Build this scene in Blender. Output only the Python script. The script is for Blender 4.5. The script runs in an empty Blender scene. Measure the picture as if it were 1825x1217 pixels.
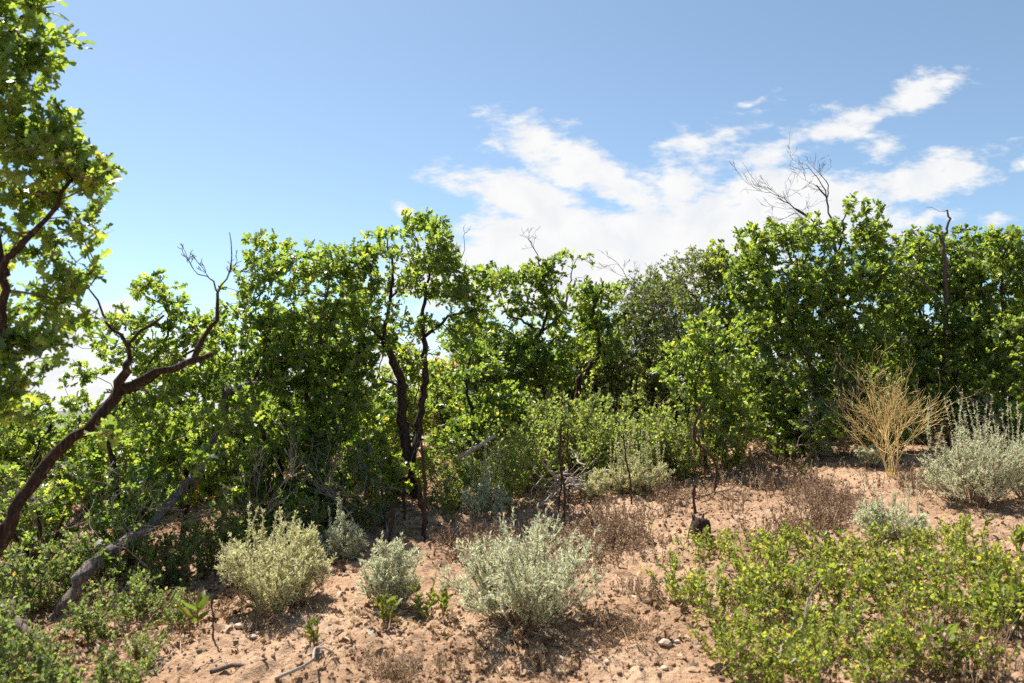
import bpy, math, random
import numpy as np
from mathutils import Vector

R = math.radians
SC = bpy.context.scene
COL = SC.collection
rng = np.random.default_rng(7)
random.seed(7)

# ------------------------------------------------------------------ terrain
def _h(ix, iy, s):
    n = (ix * 374761393 + iy * 668265263 + s * 974634777) & 0xFFFFFFFF
    n = ((n ^ (n >> 13)) * 1274126177) & 0xFFFFFFFF
    n = (n ^ (n >> 16)) & 0xFFFF
    return n / 65535.0

def vnoise(x, y, s=0):
    x = np.asarray(x, float); y = np.asarray(y, float)
    ix = np.floor(x).astype(np.int64); iy = np.floor(y).astype(np.int64)
    fx = x - ix; fy = y - iy
    fx = fx * fx * (3 - 2 * fx); fy = fy * fy * (3 - 2 * fy)
    a = _h(ix, iy, s); b = _h(ix + 1, iy, s); c = _h(ix, iy + 1, s); d = _h(ix + 1, iy + 1, s)
    return (a + (b - a) * fx + (c - a) * fy + (a - b - c + d) * fx * fy) * 2 - 1

def H(x, y):
    x = np.asarray(x, float); y = np.asarray(y, float)
    z = 0.08 * np.clip(y, -30, 11.5)
    far = np.clip(y - 11.5, 0, None)
    z = z - 40 * (1 - np.exp(-far * 0.0035)) * np.clip(far / 8, 0, 1)
    z = z + 0.045 * np.clip(x, 0, 9) - 0.10 * np.clip(-x - .8, 0, 7)
    side = np.clip(np.abs(x) - 12, 0, None)
    z = z - 25 * (1 - np.exp(-side * 0.006))
    dist = np.hypot(x, y)
    z = z + 12 * vnoise(x / 160, y / 160, 5) * np.clip((dist - 60) / 200, 0, 1)
    near = np.clip((22 - dist) / 10, 0, 1)
    z = z + near * (0.06 * vnoise(x / 1.3, y / 1.3, 1) + 0.028 * vnoise(x / .45, y / .45, 2)
                    + 0.018 * vnoise(x / .17, y / .17, 3))
    c = vnoise(x / .062, y / .062, 4)
    z = z + near * (0.028 * np.clip(c, -.1, 1) + 0.014 * vnoise(x / .03, y / .03, 6))
    return z

# ------------------------------------------------------------------ camera
FPX = 1419.0
PITCH = R(4.48)
CAMZ = 1.40 + float(H(0, 0))
cp, sp = math.cos(PITCH), math.sin(PITCH)

def ray(px, py):
    cx = (px - 912.5) / FPX; cy = (608.5 - py) / FPX
    return np.array([cx, cp - cy * sp, sp + cy * cp])

def at(px, py, d):
    r = ray(px, py)
    r = r * (d / r[1])
    return r + np.array([0, 0, CAMZ])

def ground(px, py):
    r = ray(px, py); r = r / r[1]
    t = 1.2
    while t < 40:
        p = r * t
        if p[2] + CAMZ <= H(p[0], p[1]):
            break
        t += 0.02
    p = r * t
    return np.array([p[0], p[1], float(H(p[0], p[1]))])

def foot(px, d):
    x = (px - 912.5) / FPX * d
    return np.array([x, d, float(H(x, d))])

cam = bpy.data.cameras.new('camera')
cam.lens = 36 * FPX / 1825
cam.sensor_width = 36
cam.clip_end = 20000
cam.dof.use_dof = True
cam.dof.focus_distance = 8.0
cam.dof.aperture_fstop = 3.5
camo = bpy.data.objects.new('camera', cam)
camo.location = (0, 0, CAMZ)
camo.rotation_euler = (R(90) + PITCH, 0, 0)
COL.objects.link(camo)
SC.camera = camo

# ------------------------------------------------------------------ light and sky
EXPO = 1.17
SUN_AZ, SUN_EL = R(-38), R(58)
sd = np.array([math.sin(SUN_AZ) * math.cos(SUN_EL), math.cos(SUN_AZ) * math.cos(SUN_EL), math.sin(SUN_EL)])
sl = bpy.data.lights.new('sun', 'SUN')
sl.energy = 4.9
sl.angle = R(0.5)
sl.color = (1.0, 0.95, 0.87)
so = bpy.data.objects.new('sun', sl)
so.rotation_euler = Vector(sd).to_track_quat('Z', 'Y').to_euler()
so.location = (-4, 8, 14)
COL.objects.link(so)

w = bpy.data.worlds.new('World')
SC.world = w
w.use_nodes = True
nt = w.node_tree
N, L = nt.nodes, nt.links
N.clear()

def node(t, **k):
    n = N.new(t)
    for a, b in k.items():
        setattr(n, a, b)
    return n

out = node('ShaderNodeOutputWorld')
bg = node('ShaderNodeBackground'); bg.inputs[1].default_value = 0.098
sky = node('ShaderNodeTexSky', sky_type='NISHITA', sun_disc=False, sun_elevation=SUN_EL, sun_rotation=SUN_AZ)
sky.air_density = 1.0; sky.dust_density = 1.8; sky.ozone_density = 1.0; sky.altitude = 1800
tc = node('ShaderNodeTexCoord')
sep = node('ShaderNodeSeparateXYZ'); L.new(tc.outputs['Generated'], sep.inputs[0])
def mth(op, a, b=None, clamp=False):
    n = node('ShaderNodeMath', operation=op, use_clamp=clamp)
    for i, v in enumerate((a, b)):
        if v is None: continue
        if isinstance(v, (int, float)): n.inputs[i].default_value = v
        else: L.new(v, n.inputs[i])
    return n.outputs[0]
ysafe = mth('MAXIMUM', sep.outputs[1], 0.05)
u = mth('DIVIDE', sep.outputs[0], ysafe)
v = mth('DIVIDE', sep.outputs[2], ysafe)
uv = node('ShaderNodeCombineXYZ'); L.new(u, uv.inputs[0]); L.new(v, uv.inputs[1])
warp = node('ShaderNodeTexNoise'); warp.inputs['Scale'].default_value = 9; warp.inputs['Detail'].default_value = 4
L.new(uv.outputs[0], warp.inputs['Vector'])
wsub = node('ShaderNodeVectorMath', operation='SUBTRACT'); L.new(warp.outputs['Color'], wsub.inputs[0]); wsub.inputs[1].default_value = (.5, .5, .5)
wsc = node('ShaderNodeVectorMath', operation='SCALE'); L.new(wsub.outputs[0], wsc.inputs[0]); wsc.inputs['Scale'].default_value = 0.075
wuv = node('ShaderNodeVectorMath', operation='ADD'); L.new(uv.outputs[0], wuv.inputs[0]); L.new(wsc.outputs[0], wuv.inputs[1])
# the clouds, each an ellipse in direction space: centre, half sizes, tilt, weight
CL = [(1050, 298, 190, 46, -24, 1.2), (950, 362, 170, 48, -20, 1.2), (1090, 450, 330, 80, 2, 1.8), (1190, 345, 150, 52, 25, .72),
      (1250, 248, 125, 32, 30, .62), (1370, 272, 130, 30, 24, .75), (1520, 222, 110, 24, 20, .72), (1640, 170, 75, 34, 18, .95),
      (1640, 322, 150, 36, 11, .9), (1720, 305, 60, 30, 5, .9), (1390, 375, 230, 66, 5, 1.35), (725, 362, 26, 15, 0, .95),
      (1655, 376, 44, 14, 5, .8), (1825, 285, 40, 22, 15, .8), (980, 500, 300, 70, 0, 1.8), (1560, 270, 60, 24, 10, .5),
      (880, 238, 34, 16, -25, .6), (210, 548, 75, 20, 0, .9), (110, 590, 120, 40, 0, 1.0), (1330, 172, 40, 10, 15, .5),
      (1480, 400, 120, 40, 0, .9), (1785, 375, 30, 12, 0, .6)]
dens = None
for (cx, cy, a, b, ang, wt) in CL:
    r = ray(cx, cy)
    mp = node('ShaderNodeMapping', vector_type='TEXTURE')
    mp.inputs['Location'].default_value = (r[0] / r[1], r[2] / r[1], 0)
    mp.inputs['Rotation'].default_value = (0, 0, R(ang))
    mp.inputs['Scale'].default_value = (a / FPX, b / FPX, 1)
    L.new(wuv.outputs[0], mp.inputs['Vector'])
    ln = node('ShaderNodeVectorMath', operation='LENGTH'); L.new(mp.outputs[0], ln.inputs[0])
    e = mth('MULTIPLY', mth('SUBTRACT', 1.35, ln.outputs['Value']), wt)
    dens = e if dens is None else mth('MAXIMUM', dens, e)
# low white bank along the horizon
dens = mth('MAXIMUM', dens, mth('MULTIPLY', mth('SUBTRACT', 0.13, v), 9.0))
dens = mth('MINIMUM', dens, 1.5)
mst = node('ShaderNodeMapping'); mst.inputs['Rotation'].default_value = (0, 0, R(-22)); mst.inputs['Scale'].default_value = (13, 30, 1)
L.new(uv.outputs[0], mst.inputs['Vector'])
fn = node('ShaderNodeTexNoise'); fn.inputs['Scale'].default_value = 1.0; fn.inputs['Detail'].default_value = 9; fn.inputs['Roughness'].default_value = .66
L.new(mst.outputs[0], fn.inputs['Vector'])
dn = mth('ADD', dens, mth('MULTIPLY', mth('SUBTRACT', fn.outputs[0], 0.5), 3.4))
mr = node('ShaderNodeMapRange', interpolation_type='SMOOTHSTEP')
mr.inputs['From Min'].default_value = 0.08; mr.inputs['From Max'].default_value = 0.95
L.new(dn, mr.inputs['Value'])
cover = mth('MULTIPLY', mr.outputs[0], mth('GREATER_THAN', sep.outputs[1], 0.12))
cloudc = node('ShaderNodeMixRGB'); 
sh = node('ShaderNodeTexNoise'); sh.inputs['Scale'].default_value = 22; sh.inputs['Detail'].default_value = 5
L.new(wuv.outputs[0], sh.inputs['Vector'])
shr = node('ShaderNodeMapRange'); shr.inputs['From Min'].default_value = .42; shr.inputs['From Max'].default_value = .72
L.new(sh.outputs[0], shr.inputs['Value']); L.new(shr.outputs[0], cloudc.inputs[0])
CB = 9.9 / 2 ** EXPO
cloudc.inputs[1].default_value = (CB * 1.0, CB * 1.0, CB * 1.0, 1)
cloudc.inputs[2].default_value = (CB * .88, CB * .91, CB * .95, 1)
mix = node('ShaderNodeMixRGB'); L.new(cover, mix.inputs[0])
tint = node('ShaderNodeMixRGB', blend_type='MULTIPLY'); tint.inputs[0].default_value = 1; tint.inputs[2].default_value = (.87, .975, .96, 1)
hsv = node('ShaderNodeHueSaturation'); hsv.inputs['Saturation'].default_value = .90; hsv.inputs['Value'].default_value = .80
L.new(sky.outputs[0], hsv.inputs['Color']); L.new(hsv.outputs[0], tint.inputs[1]); L.new(tint.outputs[0], mix.inputs[1]); L.new(cloudc.outputs[0], mix.inputs[2])
L.new(mix.outputs[0], bg.inputs[0]); L.new(bg.outputs[0], out.inputs[0])

SC.view_settings.view_transform = 'Standard'
SC.view_settings.look = 'None'
SC.view_settings.exposure = EXPO
SC.view_settings.gamma = 1
SC.render.engine = 'CYCLES'
cy = SC.cycles
cy.max_bounces = 7; cy.diffuse_bounces = 3; cy.transmission_bounces = 5; cy.glossy_bounces = 2
cy.use_denoising = False
SC.render.filter_size = 1.15
cy.use_adaptive_sampling = True
cy.adaptive_threshold = 0.02

# ------------------------------------------------------------------ materials
def new_mat(name):
    m = bpy.data.materials.new(name); m.use_nodes = True
    m.node_tree.nodes.clear()
    return m, m.node_tree.nodes, m.node_tree.links

def ramp(N, stops):
    r = N.new('ShaderNodeValToRGB')
    el = r.color_ramp.elements
    while len(el) < len(stops): el.new(0.5)
    for e, (p, c) in zip(el, stops):
        e.position = p; e.color = (*c, 1)
    return r

def leaf_mat(name, stops, trans_gain, tmix, rough=.5, spec=.4):
    """leaf: reflecting front plus light let through; colour varies leaf by leaf"""
    m, N, L = new_mat(name)
    o = N.new('ShaderNodeOutputMaterial')
    at_ = N.new('ShaderNodeAttribute'); at_.attribute_name = 'rnd'
    r = ramp(N, stops); L.new(at_.outputs['Fac'], r.inputs[0])
    p = N.new('ShaderNodeBsdfPrincipled'); p.inputs['Roughness'].default_value = rough
    p.inputs['Specular IOR Level'].default_value = spec
    L.new(r.outputs[0], p.inputs['Base Color'])
    t = N.new('ShaderNodeBsdfTranslucent')
    g = N.new('ShaderNodeMixRGB'); g.blend_type = 'MULTIPLY'; g.inputs[0].default_value = 1
    g.inputs[2].default_value = (*trans_gain, 1)
    L.new(r.outputs[0], g.inputs[1]); L.new(g.outputs[0], t.inputs[0])
    mx = N.new('ShaderNodeMixShader'); mx.inputs[0].default_value = tmix
    L.new(p.outputs[0], mx.inputs[1]); L.new(t.outputs[0], mx.inputs[2]); L.new(mx.outputs[0], o.inputs[0])
    return m

def wood_mat(name, c1, c2, scale=30, bump=.5, stretch=4, c3=None):
    m, N, L = new_mat(name)
    o = N.new('ShaderNodeOutputMaterial')
    g = N.new('ShaderNodeNewGeometry')
    mp = N.new('ShaderNodeMapping'); mp.inputs['Scale'].default_value = (stretch, stretch, 1)
    L.new(g.outputs['Position'], mp.inputs[0])
    n = N.new('ShaderNodeTexNoise'); n.inputs['Scale'].default_value = scale; n.inputs['Detail'].default_value = 6; n.inputs['Roughness'].default_value = .65
    L.new(mp.outputs[0], n.inputs['Vector'])
    st = [(.3, c1), (.7, c2)]
    if c3: st = [(.28, c1), (.55, c2), (.75, c3)]
    r = ramp(N, st); L.new(n.outputs[0], r.inputs[0])
    p = N.new('ShaderNodeBsdfPrincipled'); p.inputs['Roughness'].default_value = .85; p.inputs['Specular IOR Level'].default_value = .25
    L.new(r.outputs[0], p.inputs['Base Color'])
    b = N.new('ShaderNodeBump'); b.inputs['Strength'].default_value = bump; b.inputs['Distance'].default_value = .025
    L.new(n.outputs[0], b.inputs['Height']); L.new(b.outputs[0], p.inputs['Normal'])
    L.new(p.outputs[0], o.inputs[0])
    return m

M = {}
for nm, f in (('oak', (1, 1, 1)), ('oakY', (1.28, 1.14, 1.0)), ('oakD', (.80, .88, 1.05))):
    M[nm] = leaf_mat('oak_leaf', [(q, tuple(a * b for a, b in zip(c, f))) for q, c in
                     [(0, (.040, .068, .016)), (.3, (.062, .098, .022)), (.6, (.09, .132, .027)), (.85, (.125, .166, .034)), (.97, (.14, .165, .036)), (1, (.15, .14, .03))]],
                     (4.6, 4.2, 2.2), .5, .38, .6)
M['oakdull'] = leaf_mat('grey_green_leaf', [(0, (.075, .10, .03)), (.6, (.12, .15, .046)), (1, (.18, .19, .07))], (2.6, 2.5, 1.5), .42, .45, .45)
M['snow'] = leaf_mat('undershrub_leaf', [(0, (.08, .12, .032)), (.6, (.135, .18, .05)), (.93, (.18, .21, .06)), (1, (.3, .25, .05))], (3.2, 3.0, 1.8), .5, .5, .4)
M['blue'] = leaf_mat('blue_green_leaf', [(0, (.065, .095, .036)), (.6, (.11, .15, .055)), (.95, (.16, .19, .06)), (1, (.3, .22, .05))], (3.0, 2.9, 1.8), .48, .5, .4)
M['low'] = leaf_mat('yellow_green_leaf', [(0, (.085, .128, .028)), (.5, (.15, .195, .038)), (.88, (.215, .24, .05)), (.97, (.26, .24, .05)), (1, (.33, .22, .05))], (2.9, 2.7, 1.5), .5, .5, .4)
M['broad'] = leaf_mat('broad_leaf', [(0, (.08, .12, .02)), (.7, (.14, .18, .03)), (1, (.24, .23, .05))], (2.4, 2.3, 1.2), .42, .5, .4)
M['sage'] = leaf_mat('sage_leaf', [(0, (.43, .455, .30)), (.6, (.58, .60, .43)), (.9, (.67, .68, .51)), (1, (.62, .54, .33))], (1.25, 1.25, 1.05), .42, .6, .3)
M['sageG'] = leaf_mat('sage_green_leaf', [(0, (.42, .43, .22)), (.6, (.58, .575, .34)), (.9, (.66, .64, .44)), (1, (.6, .52, .3))], (1.3, 1.28, 1.0), .42, .6, .3)
M['litter'] = leaf_mat('dead_leaf', [(0, (.16, .08, .04)), (.5, (.32, .2, .11)), (.85, (.45, .32, .2)), (1, (.5, .42, .32))], (1.1, 1, .9), .2, .7, .2)
M['bark'] = wood_mat('oak_bark', (.010, .006, .004), (.06, .034, .023), 22, 1.0, 3.5, (.24, .145, .105))
M['greybark'] = wood_mat('grey_oak_bark', (.03, .023, .018), (.20, .165, .14), 22, 1.0, 3.5, (.46, .39, .33))
M['twig'] = wood_mat('grey_twig', (.10, .075, .06), (.34, .28, .235), 25, .3, 2)
M['dead'] = wood_mat('dead_wood', (.05, .035, .03), (.17, .12, .10), 30, .5, 2)
M['pale'] = wood_mat('bleached_wood', (.28, .22, .17), (.5, .43, .36), 40, .5, 2)
M['stalk'] = wood_mat('mullein_stalk', (.045, .022, .014), (.16, .085, .05), 90, 1.0, 1)
M['weed'] = wood_mat('dry_weed', (.085, .052, .034), (.30, .205, .135), 9, .2, 1)
M['drygrass'] = wood_mat('dry_grass_stem', (.26, .17, .09), (.55, .42, .26), 9, .2, 1)
M['straw'] = wood_mat('straw', (.56, .40, .15), (.80, .61, .28), 10, .2, 1)
M['stem'] = wood_mat('shrub_stem', (.14, .085, .05), (.34, .23, .15), 20, .3, 1)
M['grass'] = leaf_mat('dry_grass', [(0, (.35, .24, .13)), (.6, (.5, .38, .22)), (1, (.6, .5, .34))], (1, 1, .9), .3, .6, .2)

def soil_mat():
    m, N, L = new_mat('sandy_soil')
    o = N.new('ShaderNodeOutputMaterial')
    g = N.new('ShaderNodeNewGeometry')
    def noise(s, d=6, r=.6):
        n = N.new('ShaderNodeTexNoise'); n.inputs['Scale'].default_value = s; n.inputs['Detail'].default_value = d; n.inputs['Roughness'].default_value = r
        L.new(g.outputs['Position'], n.inputs['Vector']); return n
    n1 = noise(1.6, 8, .65); n2 = noise(38, 5); n3 = noise(140, 3)
    r1 = ramp(N, [(.28, (.225, .13, .077)), (.5, (.365, .232, .142)), (.72, (.47, .325, .215))]); L.new(n1.outputs[0], r1.inputs[0])
    r2 = ramp(N, [(.3, (.62, .58, .55)), (.55, (1, 1, 1)), (.75, (1.0, .98, .94))]); L.new(n2.outputs[0], r2.inputs[0])
    mx = N.new('ShaderNodeMixRGB'); mx.blend_type = 'MULTIPLY'; mx.inputs[0].default_value = .8
    L.new(r1.outputs[0], mx.inputs[1]); L.new(r2.outputs[0], mx.inputs[2])
    p = N.new('ShaderNodeBsdfPrincipled'); p.inputs['Roughness'].default_value = .95; p.inputs['Specular IOR Level'].default_value = .15
    L.new(mx.outputs[0], p.inputs['Base Color'])
    ad = N.new('ShaderNodeMath'); ad.operation = 'MULTIPLY_ADD'; L.new(n3.outputs[0], ad.inputs[0]); ad.inputs[1].default_value = .35; L.new(n2.outputs[0], ad.inputs[2])
    b = N.new('ShaderNodeBump'); b.inputs['Strength'].default_value = .9; b.inputs['Distance'].default_value = .02
    L.new(ad.outputs[0], b.inputs['Height']); L.new(b.outputs[0], p.inputs['Normal'])
    L.new(p.outputs[0], o.inputs[0])
    return m
M['soil'] = soil_mat()
M['plain'] = wood_mat('scrub_plain', (.05, .065, .035), (.11, .125, .065), .06, .2, 1, (.19, .17, .11))
M['stone'] = wood_mat('pale_stone', (.42, .3, .22), (.62, .5, .4), 30, .5, 1)
M['redrock'] = wood_mat('red_rock', (.30, .11, .06), (.48, .2, .11), .05, .5, 1)

# ------------------------------------------------------------------ mesh helpers
class MB:
    """collects vertices and faces (quads and triangles) of ONE mesh object"""
    def __init__(s):
        s.v = []; s.q = []; s.t = []; s.qr = []; s.tr = []; s.n = 0
    def add(s, V, Q=None, T=None, qr=None, tr=None):
        V = np.asarray(V, float).reshape(-1, 3)
        if Q is not None and len(Q):
            Q = np.asarray(Q).reshape(-1, 4); s.q.append(Q + s.n)
            s.qr.append(np.zeros(len(Q)) + .5 if qr is None else qr)
        if T is not None and len(T):
            T = np.asarray(T).reshape(-1, 3); s.t.append(T + s.n)
            s.tr.append(np.zeros(len(T)) + .5 if tr is None else tr)
        s.v.append(V); s.n += len(V)
    def mesh(s, name, mat, smooth=False):
        me = bpy.data.meshes.new(name)
        V = np.concatenate(s.v) if s.v else np.zeros((0, 3))
        q = np.concatenate(s.q) if s.q else np.zeros((0, 4), int)
        t = np.concatenate(s.t) if s.t else np.zeros((0, 3), int)
        me.vertices.add(len(V)); me.vertices.foreach_set('co', V.astype(np.float32).ravel())
        me.loops.add(q.size + t.size)
        me.loops.foreach_set('vertex_index', np.concatenate([q.ravel(), t.ravel()]).astype(np.int32))
        me.polygons.add(len(q) + len(t))
        ls = np.concatenate([np.arange(len(q)) * 4, q.size + np.arange(len(t)) * 3])
        me.polygons.foreach_set('loop_start', ls.astype(np.int32))
        if smooth: me.polygons.foreach_set('use_smooth', np.ones(len(ls), bool))
        me.update(calc_edges=True)
        a = me.attributes.new('rnd', 'FLOAT', 'FACE')
        rr = np.concatenate([*(s.qr or [np.zeros(0)]), *(s.tr or [np.zeros(0)])])
        a.data.foreach_set('value', rr.astype(np.float32))
        me.materials.append(mat)
        return me
    def build(s, name, mat, parent=None, smooth=False):
        o = bpy.data.objects.new(name, s.mesh(name, mat, smooth))
        COL.objects.link(o)
        if parent is not None: o.parent = parent
        return o

def tag(o, label, cat, group=None, kind=None):
    o['label'] = label; o['category'] = cat
    if group: o['group'] = group
    if kind: o['kind'] = kind
    return o

def thing(name, label, cat, loc, rz=0, group=None):
    o = bpy.data.objects.new(name, None)
    o.empty_display_size = .1
    COL.objects.link(o)
    o.location = Vector(loc); o.rotation_euler.z = rz
    return tag(o, label, cat, group)

def dup(root, loc, rz=0, s=1, label=None, group=None):
    c = root.copy(); COL.objects.link(c)
    c.location = Vector(loc); c.rotation_euler.z = rz; c.scale = (s, s, s)
    if label: c['label'] = label
    if group: c['group'] = group
    for ch in list(root.children):
        d = ch.copy(); COL.objects.link(d); d.parent = c
        for g in list(ch.children):
            e = g.copy(); COL.objects.link(e); e.parent = d
    return c

def unit(a):
    return a / np.maximum(np.linalg.norm(a, axis=-1, keepdims=True), 1e-9)

def tubes(mb, polys, sides=4, rough=0):
    """polys: list of (P[n,3], r[n]); batched by length"""
    by = {}
    for P, r in polys:
        if len(P) < 2: continue
        by.setdefault(len(P), []).append((P, r))
    for n, lst in by.items():
        P = np.stack([np.asarray(a[0], float) for a in lst]); rad = np.stack([np.asarray(a[1], float) for a in lst])
        m = len(P)
        T = np.empty_like(P); T[:, 1:-1] = P[:, 2:] - P[:, :-2]; T[:, 0] = P[:, 1] - P[:, 0]; T[:, -1] = P[:, -1] - P[:, -2]
        T = unit(T)
        avg = unit(P[:, -1] - P[:, 0])
        ref = np.where(np.abs(avg[:, 2:3]) < .7, np.array([[0, 0, 1.]]), np.array([[1., 0, 0]]))
        A = unit(np.cross(T, ref[:, None, :])); B = np.cross(T, A)
        ang = np.arange(sides) * 2 * math.pi / sides
        rr = rad[:, :, None] * np.ones(sides)
        if rough:
            rr = rr * (1 + rough * rng.uniform(-1, 1, rr.shape))
        V = P[:, :, None, :] + rr[..., None] * (np.cos(ang)[None, None, :, None] * A[:, :, None, :] + np.sin(ang)[None, None, :, None] * B[:, :, None, :])
        idx = np.arange(m * n * sides).reshape(m, n, sides)
        a = idx[:, :-1, :]; b = np.roll(a, -1, axis=2); d = idx[:, 1:, :]; c = np.roll(d, -1, axis=2)
        Q = np.stack([a, b, c, d], -1).reshape(-1, 4)
        mb.add(V.reshape(-1, 3), Q, qr=np.repeat(rng.random(m), (n - 1) * sides))
        # end caps
        cV = P[:, -1] + T[:, -1] * np.minimum(rad[:, -1:] * .6, .008)
        off = mb.n - m * n * sides
        ring = idx[:, -1, :] 
        tri = np.stack([ring, np.roll(ring, -1, axis=1), np.repeat(np.arange(m)[:, None] + m * n * sides, sides, 1)], -1).reshape(-1, 3)
        mb.v.append(cV); mb.t.append(tri + off); mb.tr.append(np.zeros(len(tri)) + .5); mb.n += m

# leaf templates: columns along, across, lift
def _oak():
    V = [(0, 0, 0), (.38, 0, -.02), (.68, 0, -.02), (1, 0, -.10)]
    for s in (1, -1):
        V += [(.26, s * .20, .05), (.36, s * .08, .02), (.60, s * .34, .07), (.63, s * .10, .03), (.88, s * .22, .02)]
    Q = []; T = []
    for k, s in ((4, 1), (9, -1)):
        q = [(0, 1, k + 1, k), (1, 2, k + 3, k + 2), (2, 3, k + 4, k + 3)]
        t = [(1, k + 2, k + 1)]
        if s > 0: q = [a[::-1] for a in q]; t = [a[::-1] for a in t]
        Q += q; T += t
    return np.array(V), np.array(Q), np.array(T)
def _oakfar():
    V = [(0, 0, 0), (.2, 0, 0), (.42, 0, -.01), (.5, 0, -.01), (.72, 0, -.03), (1, 0, -.09)]
    for sg in (1, -1):
        V += [(.27, sg * .22, .06), (.58, sg * .37, .07), (.88, sg * .25, .015)]
    T = [(0, 2, 6), (1, 4, 7), (3, 5, 8), (0, 9, 2), (1, 10, 4), (3, 11, 5)]
    return np.array(V), np.zeros((0, 4), int), np.array(T)
def _oval(wd):
    V = np.array([(0, 0, 0), (.5, wd / 2, .06), (.5, -wd / 2, .06), (1, 0, -.05), (.5, 0, 0)])
    T = np.array([(0, 4, 1), (0, 2, 4), (4, 3, 1), (4, 2, 3)])
    return V, np.zeros((0, 4), int), T
def _strip(wd):
    V = np.array([(0, -wd * .2, 0), (0, wd * .2, 0), (.6, wd / 2, .05), (.6, -wd / 2, .05), (1, 0, 0)])
    return V, np.array([(0, 3, 2, 1)]), np.array([(3, 4, 2)])
def _lance(wd):
    V = np.array([(0, -wd * .15, 0), (0, wd * .15, 0), (.35, wd / 2, .05), (.35, 0, 0), (.35, -wd / 2, .05), (.7, wd * .4, .05), (.7, 0, .0), (.7, -wd * .4, .05), (1, 0, -.12)])
    return V, np.array([(0, 1, 2, 3), (0, 3, 4, 4)][:1] + [(3, 2, 5, 6), (4, 3, 6, 7)]), np.array([(0, 3, 4), (6, 5, 8), (7, 6, 8)])
OAK, OAKF, OVAL, SLIM, LANCE = _oak(), _oakfar(), _oval(.62), _strip(.19), _lance(.3)

def leaves(mb, base, dirs, size, tpl, upbias=.7, rnd=None, cup=1.0):
    V, Q, T = tpl
    m = len(base)
    if m == 0: return
    d = unit(dirs)
    nrm = unit(np.array([0, 0, 1.]) * upbias + rng.normal(size=(m, 3)) * .55)
    b = unit(np.cross(nrm, d)); n = np.cross(d, b)
    size = np.asarray(size).reshape(-1, 1, 1) * np.ones((m, 1, 1))
    wob = rng.uniform(.8, 1.25, (m, 1, 1))
    cu = (rng.uniform(-.5, 2.2, (m, 1, 1)) * cup)
    W = base[:, None, :] + size * (V[None, :, 0:1] * d[:, None, :] + wob * V[None, :, 1:2] * b[:, None, :] + cu * V[None, :, 2:3] * n[:, None, :])
    off = (np.arange(m) * len(V))[:, None, None]
    if rnd is None: rnd = rng.random(m)
    mb.add(W.reshape(-1, 3), (Q[None] + off).reshape(-1, 4), (T[None] + off).reshape(-1, 3),
           np.repeat(rnd, len(Q)), np.repeat(rnd, len(T)))

def spline(pts, step=.06, jit=.0):
    """Catmull-Rom through pts, resampled, with crooked jitter"""
    P = np.asarray(pts, float)
    if len(P) == 2: P = np.array([P[0], (P[0] + P[1]) / 2, P[1]])
    E = np.concatenate([[2 * P[0] - P[1]], P, [2 * P[-1] - P[-2]]])
    outp = []
    for i in range(1, len(E) - 2):
        n = max(2, int(np.linalg.norm(E[i + 1] - E[i]) / step))
        t = np.linspace(0, 1, n, endpoint=False)[:, None]
        a, b, c, d = E[i - 1], E[i], E[i + 1], E[i + 2]
        outp.append(.5 * ((2 * b) + (-a + c) * t + (2 * a - 5 * b + 4 * c - d) * t ** 2 + (-a + 3 * b - 3 * c + d) * t ** 3))
    outp.append(P[-1:])
    S = np.concatenate(outp)
    if jit and len(S) > 2:
        S[1:-1] += rng.normal(size=(len(S) - 2, 3)) * jit
    return S

# ------------------------------------------------------------------ tree growth
def blob_points(blobs, cell, gap, seed):
    """twig end points spread through the crown's volume, thinner inside, with gaps"""
    pts = []
    for bl in blobs:
        px, py, d, rx, ry, rd = bl[:6]
        dens = bl[6] if len(bl) > 6 else 1
        c = at(px, py, d); ax, az = rx * d / FPX, ry * d / FPX
        vol = 4.19 * ax * az * rd
        n = int(vol / cell ** 3 * dens) + 6
        q = unit(rng.normal(size=(n, 3))) * (rng.random((n, 1)) ** .42) * rng.uniform(.85, 1.28, (n, 1))
        p = c + q * np.array([ax, rd, az])
        pts.append(p)
    p = np.concatenate(pts)
    k = np.array([[3.1, 1.7, 2.3], [-2.2, 3.3, 3.9], [4.3, -3.1, 1.9], [6.5, 5.1, -7.0]])
    nz = np.sin(p @ k.T + seed * np.array([1.3, 2.1, .7, 3.3])).sum(1) / 2
    p = p[nz > gap]
    return p[(p[:, 2] > H(p[:, 0], p[:, 1]) + .05) & (p[:, 1] > 2.65)]

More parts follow.
